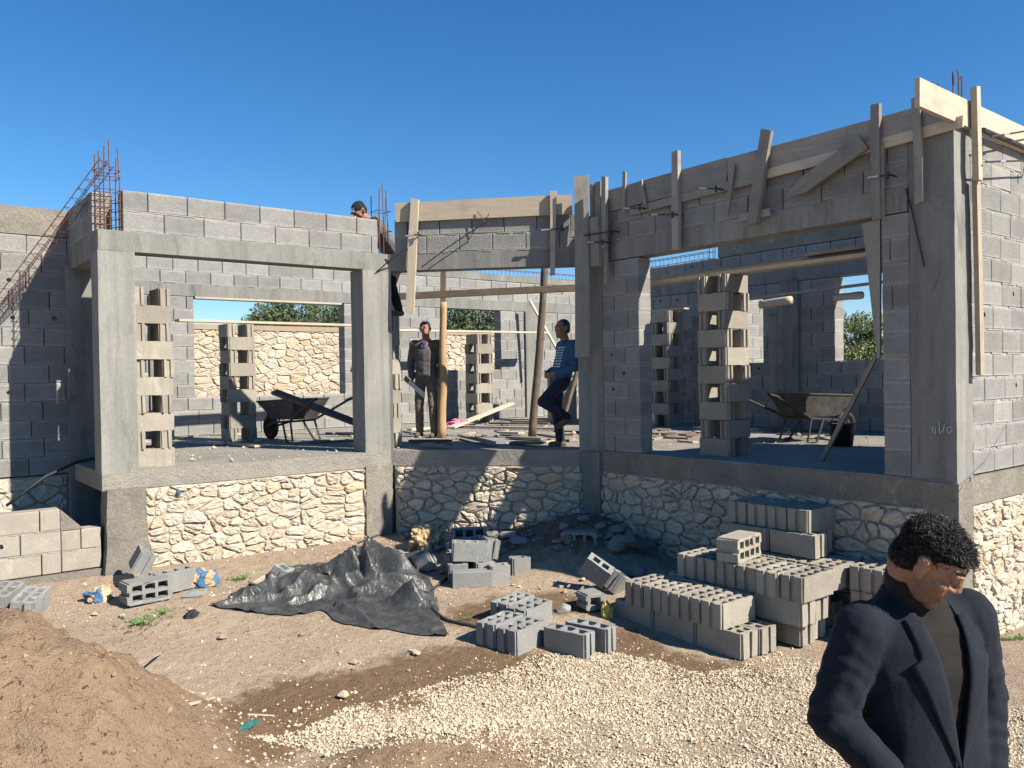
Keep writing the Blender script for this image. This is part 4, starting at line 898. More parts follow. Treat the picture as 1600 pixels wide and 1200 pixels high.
put_rock(RK[2], onG(407, 915), (.13, .11, .14), 'pale limestone chunk between weeds and black sheet', None, .4, .1)
stray(430, 915, HALF, .7, 'grey block piece behind the pale chunk beside the sheet', (.5, .1), .02)
# crumpled bags
def crumple(name, p, size, rz, mats, label, cat='bag', seed=0, amp=.35):
    n = 16; V = []; sx, sy, sz = size
    bm = bmesh.new(); bmesh.ops.create_icosphere(bm, subdivisions=4, radius=1)
    for v in bm.verts:
        c = v.co.copy(); d = mnoise.noise(c*1.6+Vector((seed, 0, 0)))*amp+abs(mnoise.noise(c*3.7+Vector((0, seed, 0))))*amp*.9-abs(mnoise.noise(c*7+Vector((0, 0, seed))))*amp*.4
        c *= 1+d; v.co = Vector((c.x*sx, c.y*sy, max(c.z, -.5)*sz))
    me = bpy.data.meshes.new(name); bm.to_mesh(me); bm.free()
    for m in mats: me.materials.append(M_[m])
    if len(mats) > 1:
        for f in me.polygons:
            c = f.center; f.material_index = 1 if mnoise.noise(Vector((c.x/sx*1.1+seed, c.y/sy*1.1, c.z/sz))) > .12 else 0
    return tag(obj(name, me, Matrix.Translation(Vector(p)+Vector((0, 0, sz*.45))) @ Matrix.Rotation(rz, 4, 'Z')), label, cat)
crumple('paper_bag', onG(155, 938), (.12, .09, .085), .4, ('paper', 'bagblue'), 'crumpled blue and brown cement bag left of the hollow block', seed=3)
crumple('paper_bag', onG(318, 915), (.15, .09, .11), .2, ('paper', 'bagblue'), 'crumpled brown cement bag with blue patch at stone wall foot', seed=9)
crumple('paper_bag', onG(664, 856), (.19, .15, .17), .5, ('paper',), 'torn brown paper sack lying half in shade by the middle bay', seed=14, amp=.6)
crumple('plastic_glove', onG(948, 965), (.045, .045, .09), .2, ('yellow',), 'crumpled yellow plastic beside the block pile', 'glove', seed=5, amp=.5)
crumple('plastic_bag', onZ(715, 668, .0), (.20, .14, .10), .2, ('pink',), 'pink plastic bag lying on the middle room floor', seed=6, amp=.5)
crumple('rag', onG(385, 1138), (.10, .025, .02), .5, ('green',), 'teal rag strip lying at edge of the soil mound', 'rag', seed=8)
crumple('rag', onG(300, 963), (.06, .05, .035), .5, ('rubber',), 'small black rag among the weeds left of the sheet', 'rag', seed=18)
crumple('cloth_scrap', onY(279, 772, Y1-.02), (.022, .02, .03), .1, ('bagblue',), 'small blue rag stuck in the sunlit stone base', 'rag', seed=21)
def ghose(pts, r, label, name='hose', mat='hose'):
    Q = [onG(*p) for p in pts]; P = []
    for i in range(len(Q)-1):
        a, b, c, d = Q[max(i-1, 0)], Q[i], Q[i+1], Q[min(i+2, len(Q)-1)]
        for k in range(6):
            t = k/6; P.append(.5*((2*b)+(c-a)*t+(2*a-5*b+4*c-d)*t*t+(3*b-a-3*c+d)*t**3))
    P.append(Q[-1]); P = [Vector((p.x, p.y, float(gz(p.x, p.y))+r*1.05)) for p in P]
    return tag(MB().tube(P, r, 8).build(name, M_[mat], None, True), label, 'hose')
ghose([(698, 906), (676, 925), (671, 940), (678, 955), (692, 968), (720, 977), (760, 985)], .014, 'black hose curving on the soil beside the black sheet')
ghose([(560, 850), (590, 838), (625, 828), (650, 826)], .012, 'black hose end running along foot of the sunlit column')
tag(MB().tube([onY(10, 790, 9.6), onY(70, 745, 9.7), onY(120, 722, 9.8), onY(155, 714, 9.9)], .016, 7).build('cable', M_['rubber'], None, True), 'black cable sagging across the dark recess at far left', 'cable')
# crumpled black sheet
def tarp():
    n, m = 230, 150
    c = [np.array(onG(*p)[:2]) for p in ((430, 893), (662, 862), (697, 999), (330, 948))]
    s = np.linspace(0, 1, n)[:, None]+np.zeros((1, m)); t = np.linspace(0, 1, m)[None]+np.zeros((n, 1))
    XY = sum(w[..., None]*q for w, q in zip(((1-s)*(1-t), s*(1-t), s*t, (1-s)*t), c)); X, Y = XY[..., 0], XY[..., 1]
    fo = _r; bk = Vector((FW.x, FW.y, 0)).normalized(); eb = 4*s*(1-s); et = 4*t*(1-t)
    wob = .13*fbm(s*5, t*1.3, 1, 3, 11); wob2 = .16*fbm(s*1.3, t*5, 1, 3, 12)
    no = np.exp(-((s-.47)/.06)**2)*sst(.62, 1., t)*.26+np.exp(-((s-.80)/.05)**2)*sst(.3, 0., t)*.12
    X = X+bk.x*(wob*(1-et)*1.2+no)+fo.x*wob2*(1-eb); Y = Y+bk.y*(wob*(1-et)*1.2+no)+fo.y*wob2*(1-eb)
    lc = np.array(onG(560, 922)[:2]); u = (X-lc[0])*fo.x+(Y-lc[1])*fo.y; v = (X-lc[0])*bk.x+(Y-lc[1])*bk.y
    def ridge(a, b, f, sd, o=2): return 1-2*np.abs(fbm(a, b, f, o, sd))*2.2
    a = np.arctan2(v-.15, u+.05); rr = np.hypot(u, (v-.15)*1.6); wu = u+.25*fbm(u, v, 1.6, 2, 21); wv = v+.25*fbm(u, v, 1.6, 2, 22)
    lump = .33*np.exp(-((u-.06)/.40)**2-((v-.17)/.25)**2)+.16*np.exp(-((u-.42)/.17)**2-((v-.14)/.17)**2)+.11*np.exp(-((u+.62)/.42)**2-((v+.20)/.14)**2)+.13*np.exp(-((u-.42)/.30)**2-((v+.40)/.16)**2)
    h = lump*(1+.22*ridge(a*1.1, rr*.8, 1.3, 31))+.12*(ridge(wu*.8, wv*2.4, 1.6, 32)-.45)*sst(-.03, .16, lump)+.10*(ridge(wu*1.2+wv, wv*2.6-wu*.9, 2.2, 33, 1)-.5)+.024*(ridge(wu-wv, wu+wv*1.6, 5.0, 34, 1)-.45)+.02
    h = h-.10*np.exp(-((v+.05+.07*np.sin(u*4))/.04)**2)*sst(.75, .2, np.abs(u))
    edge = np.minimum(np.minimum(s, 1-s)*n/14, np.minimum(t, 1-t)*m/12); h = np.maximum(h, .004*fbm(u, v, 9, 2, 36)+.004)*np.clip(edge*.5+.25, 0, 1)
    X = X+fo.x*.05*fbm(u, v, 4, 2, 41)*np.clip(lump*5, 0, 1); Y = Y+bk.y*.05*fbm(u, v, 4, 2, 42)*np.clip(lump*5, 0, 1)
    P = np.stack([X, Y, gz(X, Y)+h+.012], -1).reshape(-1, 3); i_ = (np.arange(n-1)[:, None]*m+np.arange(m-1)[None]).ravel(); Q = np.stack([i_, i_+m, i_+m+1, i_+1], 1)[:, ::-1]
    o = obj('plastic_sheet', np_mesh('plastic_sheet', P, Q, M_['tarp'], True)); o.modifiers.new('solid', 'SOLIDIFY').thickness = .003
    return tag(o, 'crumpled black plastic sheet heaped on the ground before the stone base', 'plastic sheet')
tarp()
# weeds
def weed(px, py, s, label, seed):
    q = onG(px, py); r = random.Random(seed); m = MB()
    for i in range(int(120*s/.12)):
        a = r.uniform(0, 6.28); d = Vector((math.cos(a), math.sin(a), 0)); b = q+d*abs(r.gauss(0, s*.8)); b.z = float(gz(b.x, b.y)); L = s*r.uniform(.12, .36)
        e = (d*r.uniform(.3, 1)+Vector((0, 0, r.uniform(.4, 1)))).normalized(); sd = Vector((-d.y, d.x, 0))*L*.2
        m.add([b, b+e*L*.5-sd, b+e*L-Vector((0, 0, L*.2)), b+e*L*.5+sd], [(0, 1, 2, 3)])
    tag(m.build('weed', M_['weed']), label, 'weed', 'weeds in the yard', 'stuff')
for i, (a, b, s, lb) in enumerate(((455, 890, .16, 'green weeds growing left of the black sheet'), (220, 975, .16, 'weed patch behind the soil mound'), (375, 905, .13, 'low weeds behind the left end of black sheet'), (730, 968, .09, 'small green weed beside the hose'), (1585, 1000, .13, 'green weeds at foot of gable wall at right edge'), (255, 958, .11, 'sparse weeds right of the weed patch'), (665, 1012, .05, 'tiny weed tuft below the sheet tip'))): weed(a, b, s, lb, i)
# sticks on the soil
for i, (a, b, w_, lb) in enumerate((((298, 1102), (332, 1092), .022, 'short pale stick lying at the mound foot'), ((215, 1040), (250, 1022), .015, 'thin stick lying on the flank of the soil mound'), ((388, 1118), (428, 1120), .01, 'thin twig on the damp soil'), ((640, 1018), (655, 1022), .025, 'stub of wood on the dry soil below the sheet'))):
    plank(onG(*a)+Vector((0, 0, .008)), onG(*b)+Vector((0, 0, .008)), w_, w_*.7, (0, 0, 1), 'wood', lb, 'stick', name='wooden_stick')
for i in range(34):
    px, py = random.choice(((random.uniform(330, 720), random.uniform(985, 1060)), (random.uniform(130, 330), random.uniform(930, 990)), (random.uniform(580, 700), random.uniform(850, 900)), (random.uniform(800, 930), random.uniform(900, 950))))
    q = onG(px, py); s_ = random.uniform(.018, .05); put_rock(RK[i % 6], q, s_, 'small pale stone scattered on the yard soil', 'small stones scattered on the yard', random.uniform(0, 6), .2)
put_rock(RK[1], onG(536, 1090), .055, 'pale lone stone on the damp soil above gravel', None, .5, .2)
# gravel and pebbles (not countable)
def inpoly(x, y, P):
    c = np.zeros(x.shape, bool); n = len(P)
    for i in range(n):
        (x0, y0), (x1, y1) = P[i], P[(i+1) % n]; q = ((y0 > y) != (y1 > y)) & (x < (x1-x0)*(y-y0)/(y1-y0+1e-12)+x0); c ^= q
    return c
def pebbles(name, X, Y, S, lift, mat, label, seed):
    rs = np.random.RandomState(seed); n = len(X); O6 = np.array([(1, 0, 0), (-1, 0, 0), (0, 1, 0), (0, -1, 0), (0, 0, 1), (0, 0, -1)], float)
    T8 = np.array([(0, 2, 4), (2, 1, 4), (1, 3, 4), (3, 0, 4), (2, 0, 5), (1, 2, 5), (3, 1, 5), (0, 3, 5)])
    V = O6[None]*rs.uniform(.65, 1.25, (n, 6, 1)); V = V*np.stack([np.ones(n), rs.uniform(.6, 1, n), rs.uniform(.5, .9, n)], 1)[:, None]
    a = rs.uniform(0, 6.28, n); b = rs.uniform(-.7, .7, n); ca, sa, cb, sb = np.cos(a), np.sin(a), np.cos(b), np.sin(b)
    x, y, z = V[..., 0], V[..., 1], V[..., 2]; y, z = y*cb[:, None]-z*sb[:, None], y*sb[:, None]+z*cb[:, None]; x, y = x*ca[:, None]-y*sa[:, None], x*sa[:, None]+y*ca[:, None]
    Z = gz(X, Y)+lift
    W = np.stack([x*S[:, None]+X[:, None], y*S[:, None]+Y[:, None], z*S[:, None]+(Z+S*.25)[:, None]], -1).reshape(-1, 3)
    Q = (T8[None]+6*np.arange(n)[:, None, None]).reshape(-1, 3); return tag(obj(name, np_mesh(name, W, Q, mat, False)), label, 'gravel', kind='stuff')
rs = np.random.RandomState(3)
GP = xy([(395, 1150), (520, 1108), (640, 1085), (760, 1055), (850, 1022), (960, 1022), (1100, 1045), (1260, 1045), (1420, 1090), (1420, 1199), (1000, 1199), (830, 1199), (770, 1172), (700, 1162), (600, 1172), (480, 1160)])
gxa = np.array(GP); N = 150000
X = rs.uniform(gxa[:, 0].min()-.2, gxa[:, 0].max()+.2, N); Y = rs.uniform(min(1.6, gxa[:, 1].min()), gxa[:, 1].max()+.2, N)
Wx = X+.22*fbm(X, Y, 2.2, 3, 31); Wy = Y+.22*fbm(X, Y, 2.2, 3, 32); keep = inpoly(Wx, Wy, GP) | ((rs.uniform(0, 1, N) < .06) & (seg_dist(X, Y, GP+GP[:1]) < .35))
nearcam = (Y < 3.9) & (X/Y > .80+.06*fbm(X, Y, 3, 2, 34)) & (rs.uniform(0, 1, N) < .85)
keep = (keep | nearcam) & (fbm(X, Y, 2.6, 4, 33) > -.16+.22*rs.uniform(-1, 1, N))
X, Y = X[keep], Y[keep]; S = np.clip(np.exp(rs.normal(-4.98, .42, len(X))), .003, .02)
pebbles('gravel', X, Y, S, rs.uniform(-.008, .004, len(X)), M_['gravel'], 'spread of pale gravel in the front of the yard', 5)
N = 5200; X = rs.uniform(.5, 7, N); Y = rs.uniform(2.5, 8.95, N); q = (fbm(X, Y, .9, 3, 41)+.25*sst(6.5, 8.8, Y) > rs.uniform(-.25, .35, N)) & (X+Y < XB+Y1-.1) & (mound(X, Y) < .3); X, Y = X[q], Y[q]
pebbles('soil_pebbles', X, Y, np.exp(rs.normal(-5.0, .5, len(X))), 0, M_['gravel'], 'fine pale pebbles strewn over the yard soil', 6)
N = 2600; X = rs.uniform(-.9, 2.6, N); Y = rs.uniform(3.2, 7, N); q = mound(X, Y) > .06; X, Y = X[q], Y[q]
pebbles('soil_clods', X, Y, np.exp(rs.normal(-5.1, .5, len(X))), -.004, plain('soil_clod', (.34, .215, .125), .95, .1, 0, .4), 'loose clods of brown soil on the mound', 7)
# dust and crumbs on the slab
def slabcrumbs():
    N = 2600; X = rs.uniform(2.2, 11.4, N); Y = rs.uniform(3.4, 13.6, N); q = (X+Y > XB+Y1+.15) & ~((X < XB) & (Y < Y1+.1)); q |= (X < 5) & (Y > Y1+.03) & (X > 2.3); q &= ~((X < X3+.05) & (Y < CY)); X, Y = X[q], Y[q]
    global gz; g0 = gz; gz = lambda a, b: np.zeros_like(a); o = pebbles('slab_crumbs', X, Y, np.exp(rs.normal(-4.5, .6, len(X))), 0, M_['rubble'], 'crumbs of mortar and stone littering the house floor', 8); gz = g0
slabcrumbs()

# ------------------------------------------------------------------ trees beyond the house
def tree(base, blobs, n, leaf, mat, label, seed, trunk=.09):
    r = random.Random(seed); base = Vector(base); base.z = float(gz(base.x, base.y))-.05; t = empty('tree', base, label, 'tree', 'trees beyond the house'); cs = [Vector(b[:3]) for b in blobs]
    top = sum(cs, Vector())/len(cs); fork = base.lerp(top, .45); m = MB(); m.tube([base, base.lerp(fork, .5)+Vector((.06, .04, 0)), fork], [trunk*1.3, trunk, trunk*.8], 8)
    for c in cs: m.tube([fork, fork.lerp(c, .5)+Vector((r.uniform(-.1, .1), r.uniform(-.1, .1), .05)), c], [trunk*.6, trunk*.4, trunk*.15], 6)
    m.build('trunk', M_['trunk'], t)
    rs = np.random.RandomState(seed); P = []
    tot = sum(b[3]**2*b[4] for b in blobs)
    for b in blobs:
        k = int(n*b[3]**2*b[4]/tot); d = rs.normal(size=(k, 3)); d /= np.linalg.norm(d, axis=1)[:, None]; rr = rs.uniform(.25, 1.0, k)**.45
        rr *= 1+.35*np.array([mnoise.noise(Vector(v)*2.3+Vector((seed, 0, b[3]))) for v in d]); q = d*rr[:, None]*np.array([b[3], b[3], b[4]])+np.array(b[:3])
        keep = np.array([mnoise.noise(Vector(v)*1.9) for v in q]) > -.22; P.append(q[keep])
    P = np.concatenate(P); k = len(P); a = rs.normal(size=(k, 3)); a[:, 2] -= .3; a /= np.linalg.norm(a, axis=1)[:, None]; c = np.cross(a, rs.normal(size=(k, 3))); c /= np.linalg.norm(c, axis=1)[:, None]
    L = leaf*rs.uniform(.6, 1.3, k)[:, None]; W = np.stack([P-a*L*.5, P+c*L*.22, P+a*L*.5, P-c*L*.22], 1).reshape(-1, 3); Q = np.arange(k*4).reshape(-1, 4)
    obj('crown', np_mesh('crown', W, Q, M_[mat], False), None, t)
def blob(px, py, d, r, rz): p = atD(px, py, d); return (p.x, p.y, p.z, r, rz)
tree(atD(440, 600, 27), [blob(425, 500, 27, .75, .62), blob(462, 492, 27, .85, .7), blob(445, 520, 27, 1.1, .8), blob(400, 515, 27, .6, .5)], 20000, .10, 'leaf_o', 'dark rounded tree, left of two behind the boundary wall', 1)
tree(atD(520, 600, 29), [blob(512, 497, 29, .85, .6), blob(545, 500, 29, .9, .7), blob(520, 525, 29, 1.2, .8)], 18000, .10, 'leaf_o', 'dark rounded tree, right of two in the left room window', 2)
tree(atD(730, 600, 25), [blob(700, 500, 25, 1.1, 1.1), blob(750, 495, 25, 1.2, 1.1), blob(790, 505, 25, 1.0, 1.0), blob(735, 530, 25, 1.4, .9)], 30000, .09, 'leaf_o', 'dense tree filling the middle room window', 3)
tree(atD(1340, 600, 24), [blob(1322, 540, 24, .6, .75), blob(1345, 520, 24, .55, .55), blob(1368, 530, 24, .7, .8), blob(1340, 575, 24, 1.0, .7), blob(1312, 505, 24, .28, .42), blob(1341, 498, 24, .24, .26), blob(1366, 500, 24, .3, .3), blob(1390, 540, 24, .8, .8)], 26000, .085, 'leaf_e', 'light green feathery tree in the right room window', 4)

# ------------------------------------------------------------------ people
def cloth_mat(name, c, bump=.25, var=.2, sc=14.):
    m = NT(name, .85, .15); co = m.coord(); a = m.noise(co, sc, 5); w = m.noise(co, 420, 2)
    m.col(m.mix(m.ramp(a, .3, .7), scale3(c, 1-var), scale3(c, 1+var))); m.bump(m.math('ADD', m.math('MULTIPLY', m.noise(co, sc*1.3, 4), 2.), m.math('MULTIPLY', w, .15)), bump, .006)
    m.b.inputs['Sheen Weight'].default_value = .03; return m.m
def skin_mat(name, c):
    m = NT(name, .68, .25); co = m.coord(); a = m.noise(co, 30, 5, .7); f = m.noise(co, 160, 3)
    m.col(m.mix(m.ramp(a, .3, .7), scale3(c, .72), scale3(c, 1.18))); m.bump(f, .5, .003); m.b.inputs['Subsurface Weight'].default_value = .08; m.b.inputs['Subsurface Radius'].default_value = (.01, .004, .002); return m.m
M_['skin'] = skin_mat('tanned_skin', (.30, .155, .10))
def face_mat():
    m = NT('stubbled_skin', .62, .3); co = m.coord(); a = m.noise(co, 26, 5, .7); f = m.noise(co, 170, 3); g = m.noise(co, 420, 2)
    def attr(n): x = m.n('Attribute'); x.attribute_name = n; return x.outputs['Fac']
    c = m.mix(m.ramp(a, .3, .7), (.24, .118, .074), (.36, .19, .122)); c = m.mix(m.math('MULTIPLY', attr('stubble'), m.math('ADD', m.math('MULTIPLY', m.ramp(g, .4, .6), .4), .25)), c, (.07, .05, .042)); c = m.mix(m.ramp(attr('lash'), .1, .5), c, (.05, .03, .022))
    m.col(c); m.bump(m.math('ADD', f, m.math('MULTIPLY', m.noise(co, 45, 4), 1.2)), .6, .004); return m.m
M_['skin_face'] = face_mat()
M_['hair'] = plain('black_hair', (.020, .0165, .015), .42, .5, 0, 0, .4, 60)
M_['navy'] = cloth_mat('navy_wool', (.0105, .0135, .020), .35)
M_['brown_knit'] = cloth_mat('dark_brown_knit', (.017, .0145, .0135), .3)
M_['blackcloth'] = cloth_mat('black_cloth', (.018, .018, .02), .3)
M_['olive'] = cloth_mat('olive_grey_cloth', (.11, .10, .085), .4)
M_['brownpants'] = cloth_mat('dusty_brown_cloth', (.15, .12, .09), .4)
M_['bluecloth'] = cloth_mat('blue_knit', (.035, .10, .20), .4)
M_['denim'] = cloth_mat('dark_denim', (.022, .028, .045), .4)
M_['orange'] = cloth_mat('orange_cloth', (.42, .10, .04), .3)
M_['whitecloth'] = cloth_mat('white_cloth', (.62, .60, .57), .3)
M_['greycloth'] = cloth_mat('grey_cloth', (.13, .13, .135), .4)
M_['leather'] = plain('dusty_leather', (.10, .085, .065), .8, .2, 0, .3)
class Blob:
    """closed pieces merged into one continuous skin by a voxel remesh"""
    def __init__(s): s.m = MB()
    def cap(s, p0, p1, r0, r1, side=None, n=12):
        p0, p1 = Vector(p0), Vector(p1); ax = p1-p0; L = ax.length; t = ax.normalized() if L > 1e-6 else Vector((0, 0, 1)); sd = Vector(side) if side else t.orthogonal(); sd = (sd-t*sd.dot(t)).normalized(); b = t.cross(sd)
        r0 = r0 if hasattr(r0, '__len__') else (r0, r0); r1 = r1 if hasattr(r1, '__len__') else (r1, r1); V = []; rings = []
        for k in range(4): a = math.pi/2*(1-k/4); rings.append((-math.sin(a)*min(r0), math.cos(a), 0))
        rings += [(0, 1, 0), (L*.5, 1, .5), (L, 1, 1)]
        for k in range(1, 5): a = math.pi/2*k/4; rings.append((L+math.sin(a)*min(r1), math.cos(a), 1))
        for h, k, f in rings:
            k = max(k, .02); ra, rb = (r0[0]+(r1[0]-r0[0])*f)*k, (r0[1]+(r1[1]-r0[1])*f)*k
            for i in range(n): q = 2*math.pi*i/n; V.append(p0+t*h+sd*math.cos(q)*ra+b*math.sin(q)*rb)
        m = len(rings); Fc = [(i*n+k, i*n+(k+1) % n, (i+1)*n+(k+1) % n, (i+1)*n+k) for i in range(m-1) for k in range(n)]+[tuple(range(n))[::-1], tuple(range((m-1)*n, m*n))]
        s.m.add(V, Fc); return s
    def ell(s, c, r, M=None, n=16):
        c = Vector(c); V = []; k = 10
        for i in range(k+1):
            a = -math.pi/2+math.pi*i/k; cr = max(math.cos(a), .03)
            for j in range(n):
                q = 2*math.pi*j/n; v = Vector((r[0]*cr*math.cos(q), r[1]*cr*math.sin(q), r[2]*math.sin(a))); v = (M @ v if M else v); V.append(c+v)
        Fc = [(i*n+j, i*n+(j+1) % n, (i+1)*n+(j+1) % n, (i+1)*n+j) for i in range(k) for j in range(n)]+[tuple(range(n))[::-1], tuple(range(k*n, (k+1)*n))]
        s.m.add(V, Fc); return s
    def loft(s, secs, n=24):
        """secs: (z, half width, half depth, x off, y off) superellipse sections"""
        V = []
        for z, a, b, xo, yo in secs:
            for j in range(n):
                q = 2*math.pi*j/n; c, d = math.cos(q), math.sin(q); e = .82; V.append(Vector((xo+a*math.copysign(abs(c)**e, c), yo+b*math.copysign(abs(d)**e, d), z)))
        k = len(secs); s.m.add(V, [(i*n+j, i*n+(j+1) % n, (i+1)*n+(j+1) % n, (i+1)*n+j) for i in range(k-1) for j in range(n)]+[tuple(range(n))[::-1], tuple(range((k-1)*n, k*n))]); return s
    def mesh(s, name, mat, vox, sm=4, fac=.5):
        me = mesh('tmp', s.m.V, s.m.F); o = bpy.data.objects.new('tmp', me); COL.objects.link(o)
        r = o.modifiers.new('r', 'REMESH'); r.mode = 'VOXEL'; r.voxel_size = vox; r.use_smooth_shade = True
        q = o.modifiers.new('s', 'SMOOTH'); q.factor = fac; q.iterations = sm
        dg = bpy.context.evaluated_depsgraph_get(); out = bpy.data.meshes.new_from_object(o.evaluated_get(dg)); bpy.data.objects.remove(o); out.name = name; out.materials.clear(); out.materials.append(mat)
        out.polygons.foreach_set('use_smooth', [True]*len(out.polygons)); return out
def head_parts(B, M, s=1.0):
    """head with brow, nose, lips, chin, ears; M maps head space (y forward, z up, origin between the ears) into body space"""
    R3 = M.to_3x3(); e = lambda c, r: B.ell(M @ Vector([k*s for k in c]), [k*s for k in r], R3); c = lambda a, b, r0, r1: B.cap(M @ Vector([k*s for k in a]), M @ Vector([k*s for k in b]), r0*s, r1*s)
    e((0, -.015, .040), (.077, .095, .083)); e((0, .012, .02), (.070, .078, .085)); e((0, .022, -.040), (.060, .070, .075)); e((0, .035, -.075), (.046, .052, .042)); e((0, .075, -.098), (.024, .020, .020))
    c((-.045, .072, .030), (.045, .072, .030), .014, .014); e((-.030, .089, .034), (.018, .009, .008)); e((.030, .089, .034), (.018, .009, .008))
    c((0, .088, .024), (0, .104, -.016), .0095, .0125); e((-.013, .094, -.022), (.009, .010, .008)); e((.013, .094, -.022), (.009, .010, .008))
    for x in (-1, 1):
        e((x*.046, .060, -.018), (.022, .024, .020)); e((x*.031, .080, .013), (.015, .011, .008)); e((x*.080, -.004, -.002), (.010, .020, .033)); e((x*.084, -.010, .018), (.011, .019, .015)); e((x*.078, .004, -.026), (.009, .011, .012))
    c((-.020, .088, -.054), (.020, .088, -.054), .0075, .0075); c((-.017, .087, -.067), (.017, .087, -.067), .008, .008)
def hand_parts(B, wrist, d, pn, curl=.5, s=1.0, thumb=1):
    """palm, four jointed fingers of unequal length and a thumb from the side of the palm"""
    d = Vector(d).normalized(); pn = Vector(pn); pn = (pn-d*pn.dot(d)).normalized(); sd = d.cross(pn)*thumb; w = Vector(wrist)
    B.cap(w, w+d*.075*s, (.030*s, .018*s), (.040*s, .015*s), sd)
    for i, (o, L) in enumerate(((.030, .072), (.010, .082), (-.011, .076), (-.031, .058))):
        k = w+d*.082*s+sd*o*s; a = k
        for j, f in enumerate((.45, .32, .23)):
            an = curl*(j+.7)*.6; dd_ = d*math.cos(an)+pn*math.sin(an); b = a+dd_*L*f*s; B.cap(a, b, .0095*s*(1-.12*j), .0085*s*(1-.12*j), n=8); a = b
    a = w+d*.022*s+sd*.030*s; b = a+(d*.5+sd*.75+pn*.2).normalized()*.042*s; c = b+(d*.85+sd*.2+pn*.4).normalized()*.032*s; B.cap(a, b, .013*s, .011*s, n=8); B.cap(b, c, .0105*s, .009*s, n=8)
def facing(v): return math.atan2(v.y, v.x)-math.pi/2
def hmat(c, yaw, pitch, roll=0): return Matrix.Translation(c) @ Matrix.Rotation(yaw, 4, 'Z') @ Matrix.Rotation(pitch, 4, 'X') @ Matrix.Rotation(roll, 4, 'Y')
def person(base, rz, label, J, top, legs, vox=.011, sleeve=1., headrot=(0, 0, 0), curl=.6, cap=None, hair=True, name='person', tthick=1., shoe='leather'):
    t = empty(name, base, label, 'person'); W = Matrix.Translation(base) @ Matrix.Rotation(rz, 4, 'Z'); V = {k: Vector(v) for k, v in J.items()}
    B = Blob(); hm = hmat(V['head'], *headrot); head_parts(B, hm); up = (V['chest']-V['pelvis']).normalized()
    B.cap(V['neck'], V['head']-Vector((0, 0, .05)), .058, .055); B.cap(V['pelvis'], V['chest'], (.13, .09), (.15, .10), (1, 0, 0)); B.cap(V['chest'], V['neck'], (.13, .08), .06, (1, 0, 0))
    for s in 'LR':
        B.cap(V['sh'+s], V['el'+s], .045, .038); B.cap(V['el'+s], V['wr'+s], .036, .027); B.cap(V['hip'+s], V['kn'+s], .07, .05); B.cap(V['kn'+s], V['an'+s], .048, .035)
        d = V['wr'+s]-V['el'+s]; hand_parts(B, V['wr'+s], d, (1 if s == 'L' else -1, .25, 0), curl, 1.05, 1 if s == 'L' else -1)
        f = V.get('ft'+s, Vector((0, 1, 0))); B.cap(V['an'+s]+Vector((0, 0, -.03)), V['an'+s]+f*.13+Vector((0, 0, -.045)), .035, .03)
    obj('body', B.mesh('body', M_['skin'], vox*.8, 3), W, t)
    T = Blob(); k = tthick; mid = V['pelvis'].lerp(V['chest'], .5)
    T.cap(V['pelvis']-up*.06, mid, (.165*k, .125*k), (.165*k, .125*k), (1, 0, 0)); T.cap(mid, V['chest'], (.165*k, .125*k), (.18*k, .125*k), (1, 0, 0)); T.cap(V['chest'], V['chest'].lerp(V['neck'], .75), (.17*k, .115*k), (.075, .07), (1, 0, 0))
    for s in 'LR':
        T.cap(V['chest'].lerp(V['sh'+s], .5)+up*.04, V['sh'+s], .085, .075*k); T.cap(V['sh'+s], V['el'+s], .073*k, .060*k); T.cap(V['el'+s], V['el'+s].lerp(V['wr'+s], .93*sleeve), .058*k, .046*k)
    tm = T.mesh('top', M_[top], vox, 4); wrinkle(tm, .006); jt = obj('jacket' if top in ('olive', 'blackcloth') else 'sweater', tm, W, t)
    P = Blob(); P.cap(V['pelvis']+up*.06, V['pelvis']-up*.04, (.15, .115), (.155, .12), (1, 0, 0))
    for s in 'LR':
        P.cap(V['hip'+s], V['kn'+s], .092, .072); P.cap(V['kn'+s], V['an'+s]+Vector((0, 0, .01)), .070, .058)
    pm = P.mesh('trousers', M_[legs], vox, 4); wrinkle(pm, .008); obj('trousers', pm, W, t)
    for s in 'LR':
        S = Blob(); f = V.get('ft'+s, Vector((0, 1, 0))); a = V['an'+s]; S.cap(a+Vector((0, 0, -.045))-f*.04, a+f*.14+Vector((0, 0, -.05)), .042, .036); S.cap(a, a+Vector((0, 0, -.04)), .045, .045); obj('shoe', S.mesh('shoe', M_[shoe], vox*.8, 2), W, t)
    if cap:
        Cc = Blob(); R3 = hm.to_3x3(); Cc.ell(hm @ Vector((0, -.014, .058)), (.084, .102, .075), R3); Cc.cap(hm @ Vector((-.03, .085, .058)), hm @ Vector((.03, .085, .058)), (.05, .007), (.05, .007), hm.to_3x3() @ Vector((0, 1, -.12)))
        cm = Cc.mesh('cap', M_[cap[0]], .007, 3); cm.materials.append(M_[cap[1]]); inv = hm.inverted()
        for f in cm.polygons:
            q = inv @ f.center; f.material_index = 1 if cap[2](q) else 0
        obj('cap', cm, W, t)
    if hair:
        Hh = Blob(); R3 = hm.to_3x3(); Hh.ell(hm @ Vector((0, -.022, .040)), (.081, .095, .086), R3); Hh.ell(hm @ Vector((0, -.05, -.01)), (.070, .060, .06), R3)
        obj('hair', Hh.mesh('hair', M_['hair'], .008, 2), W, t)
    return t, W, V, hm
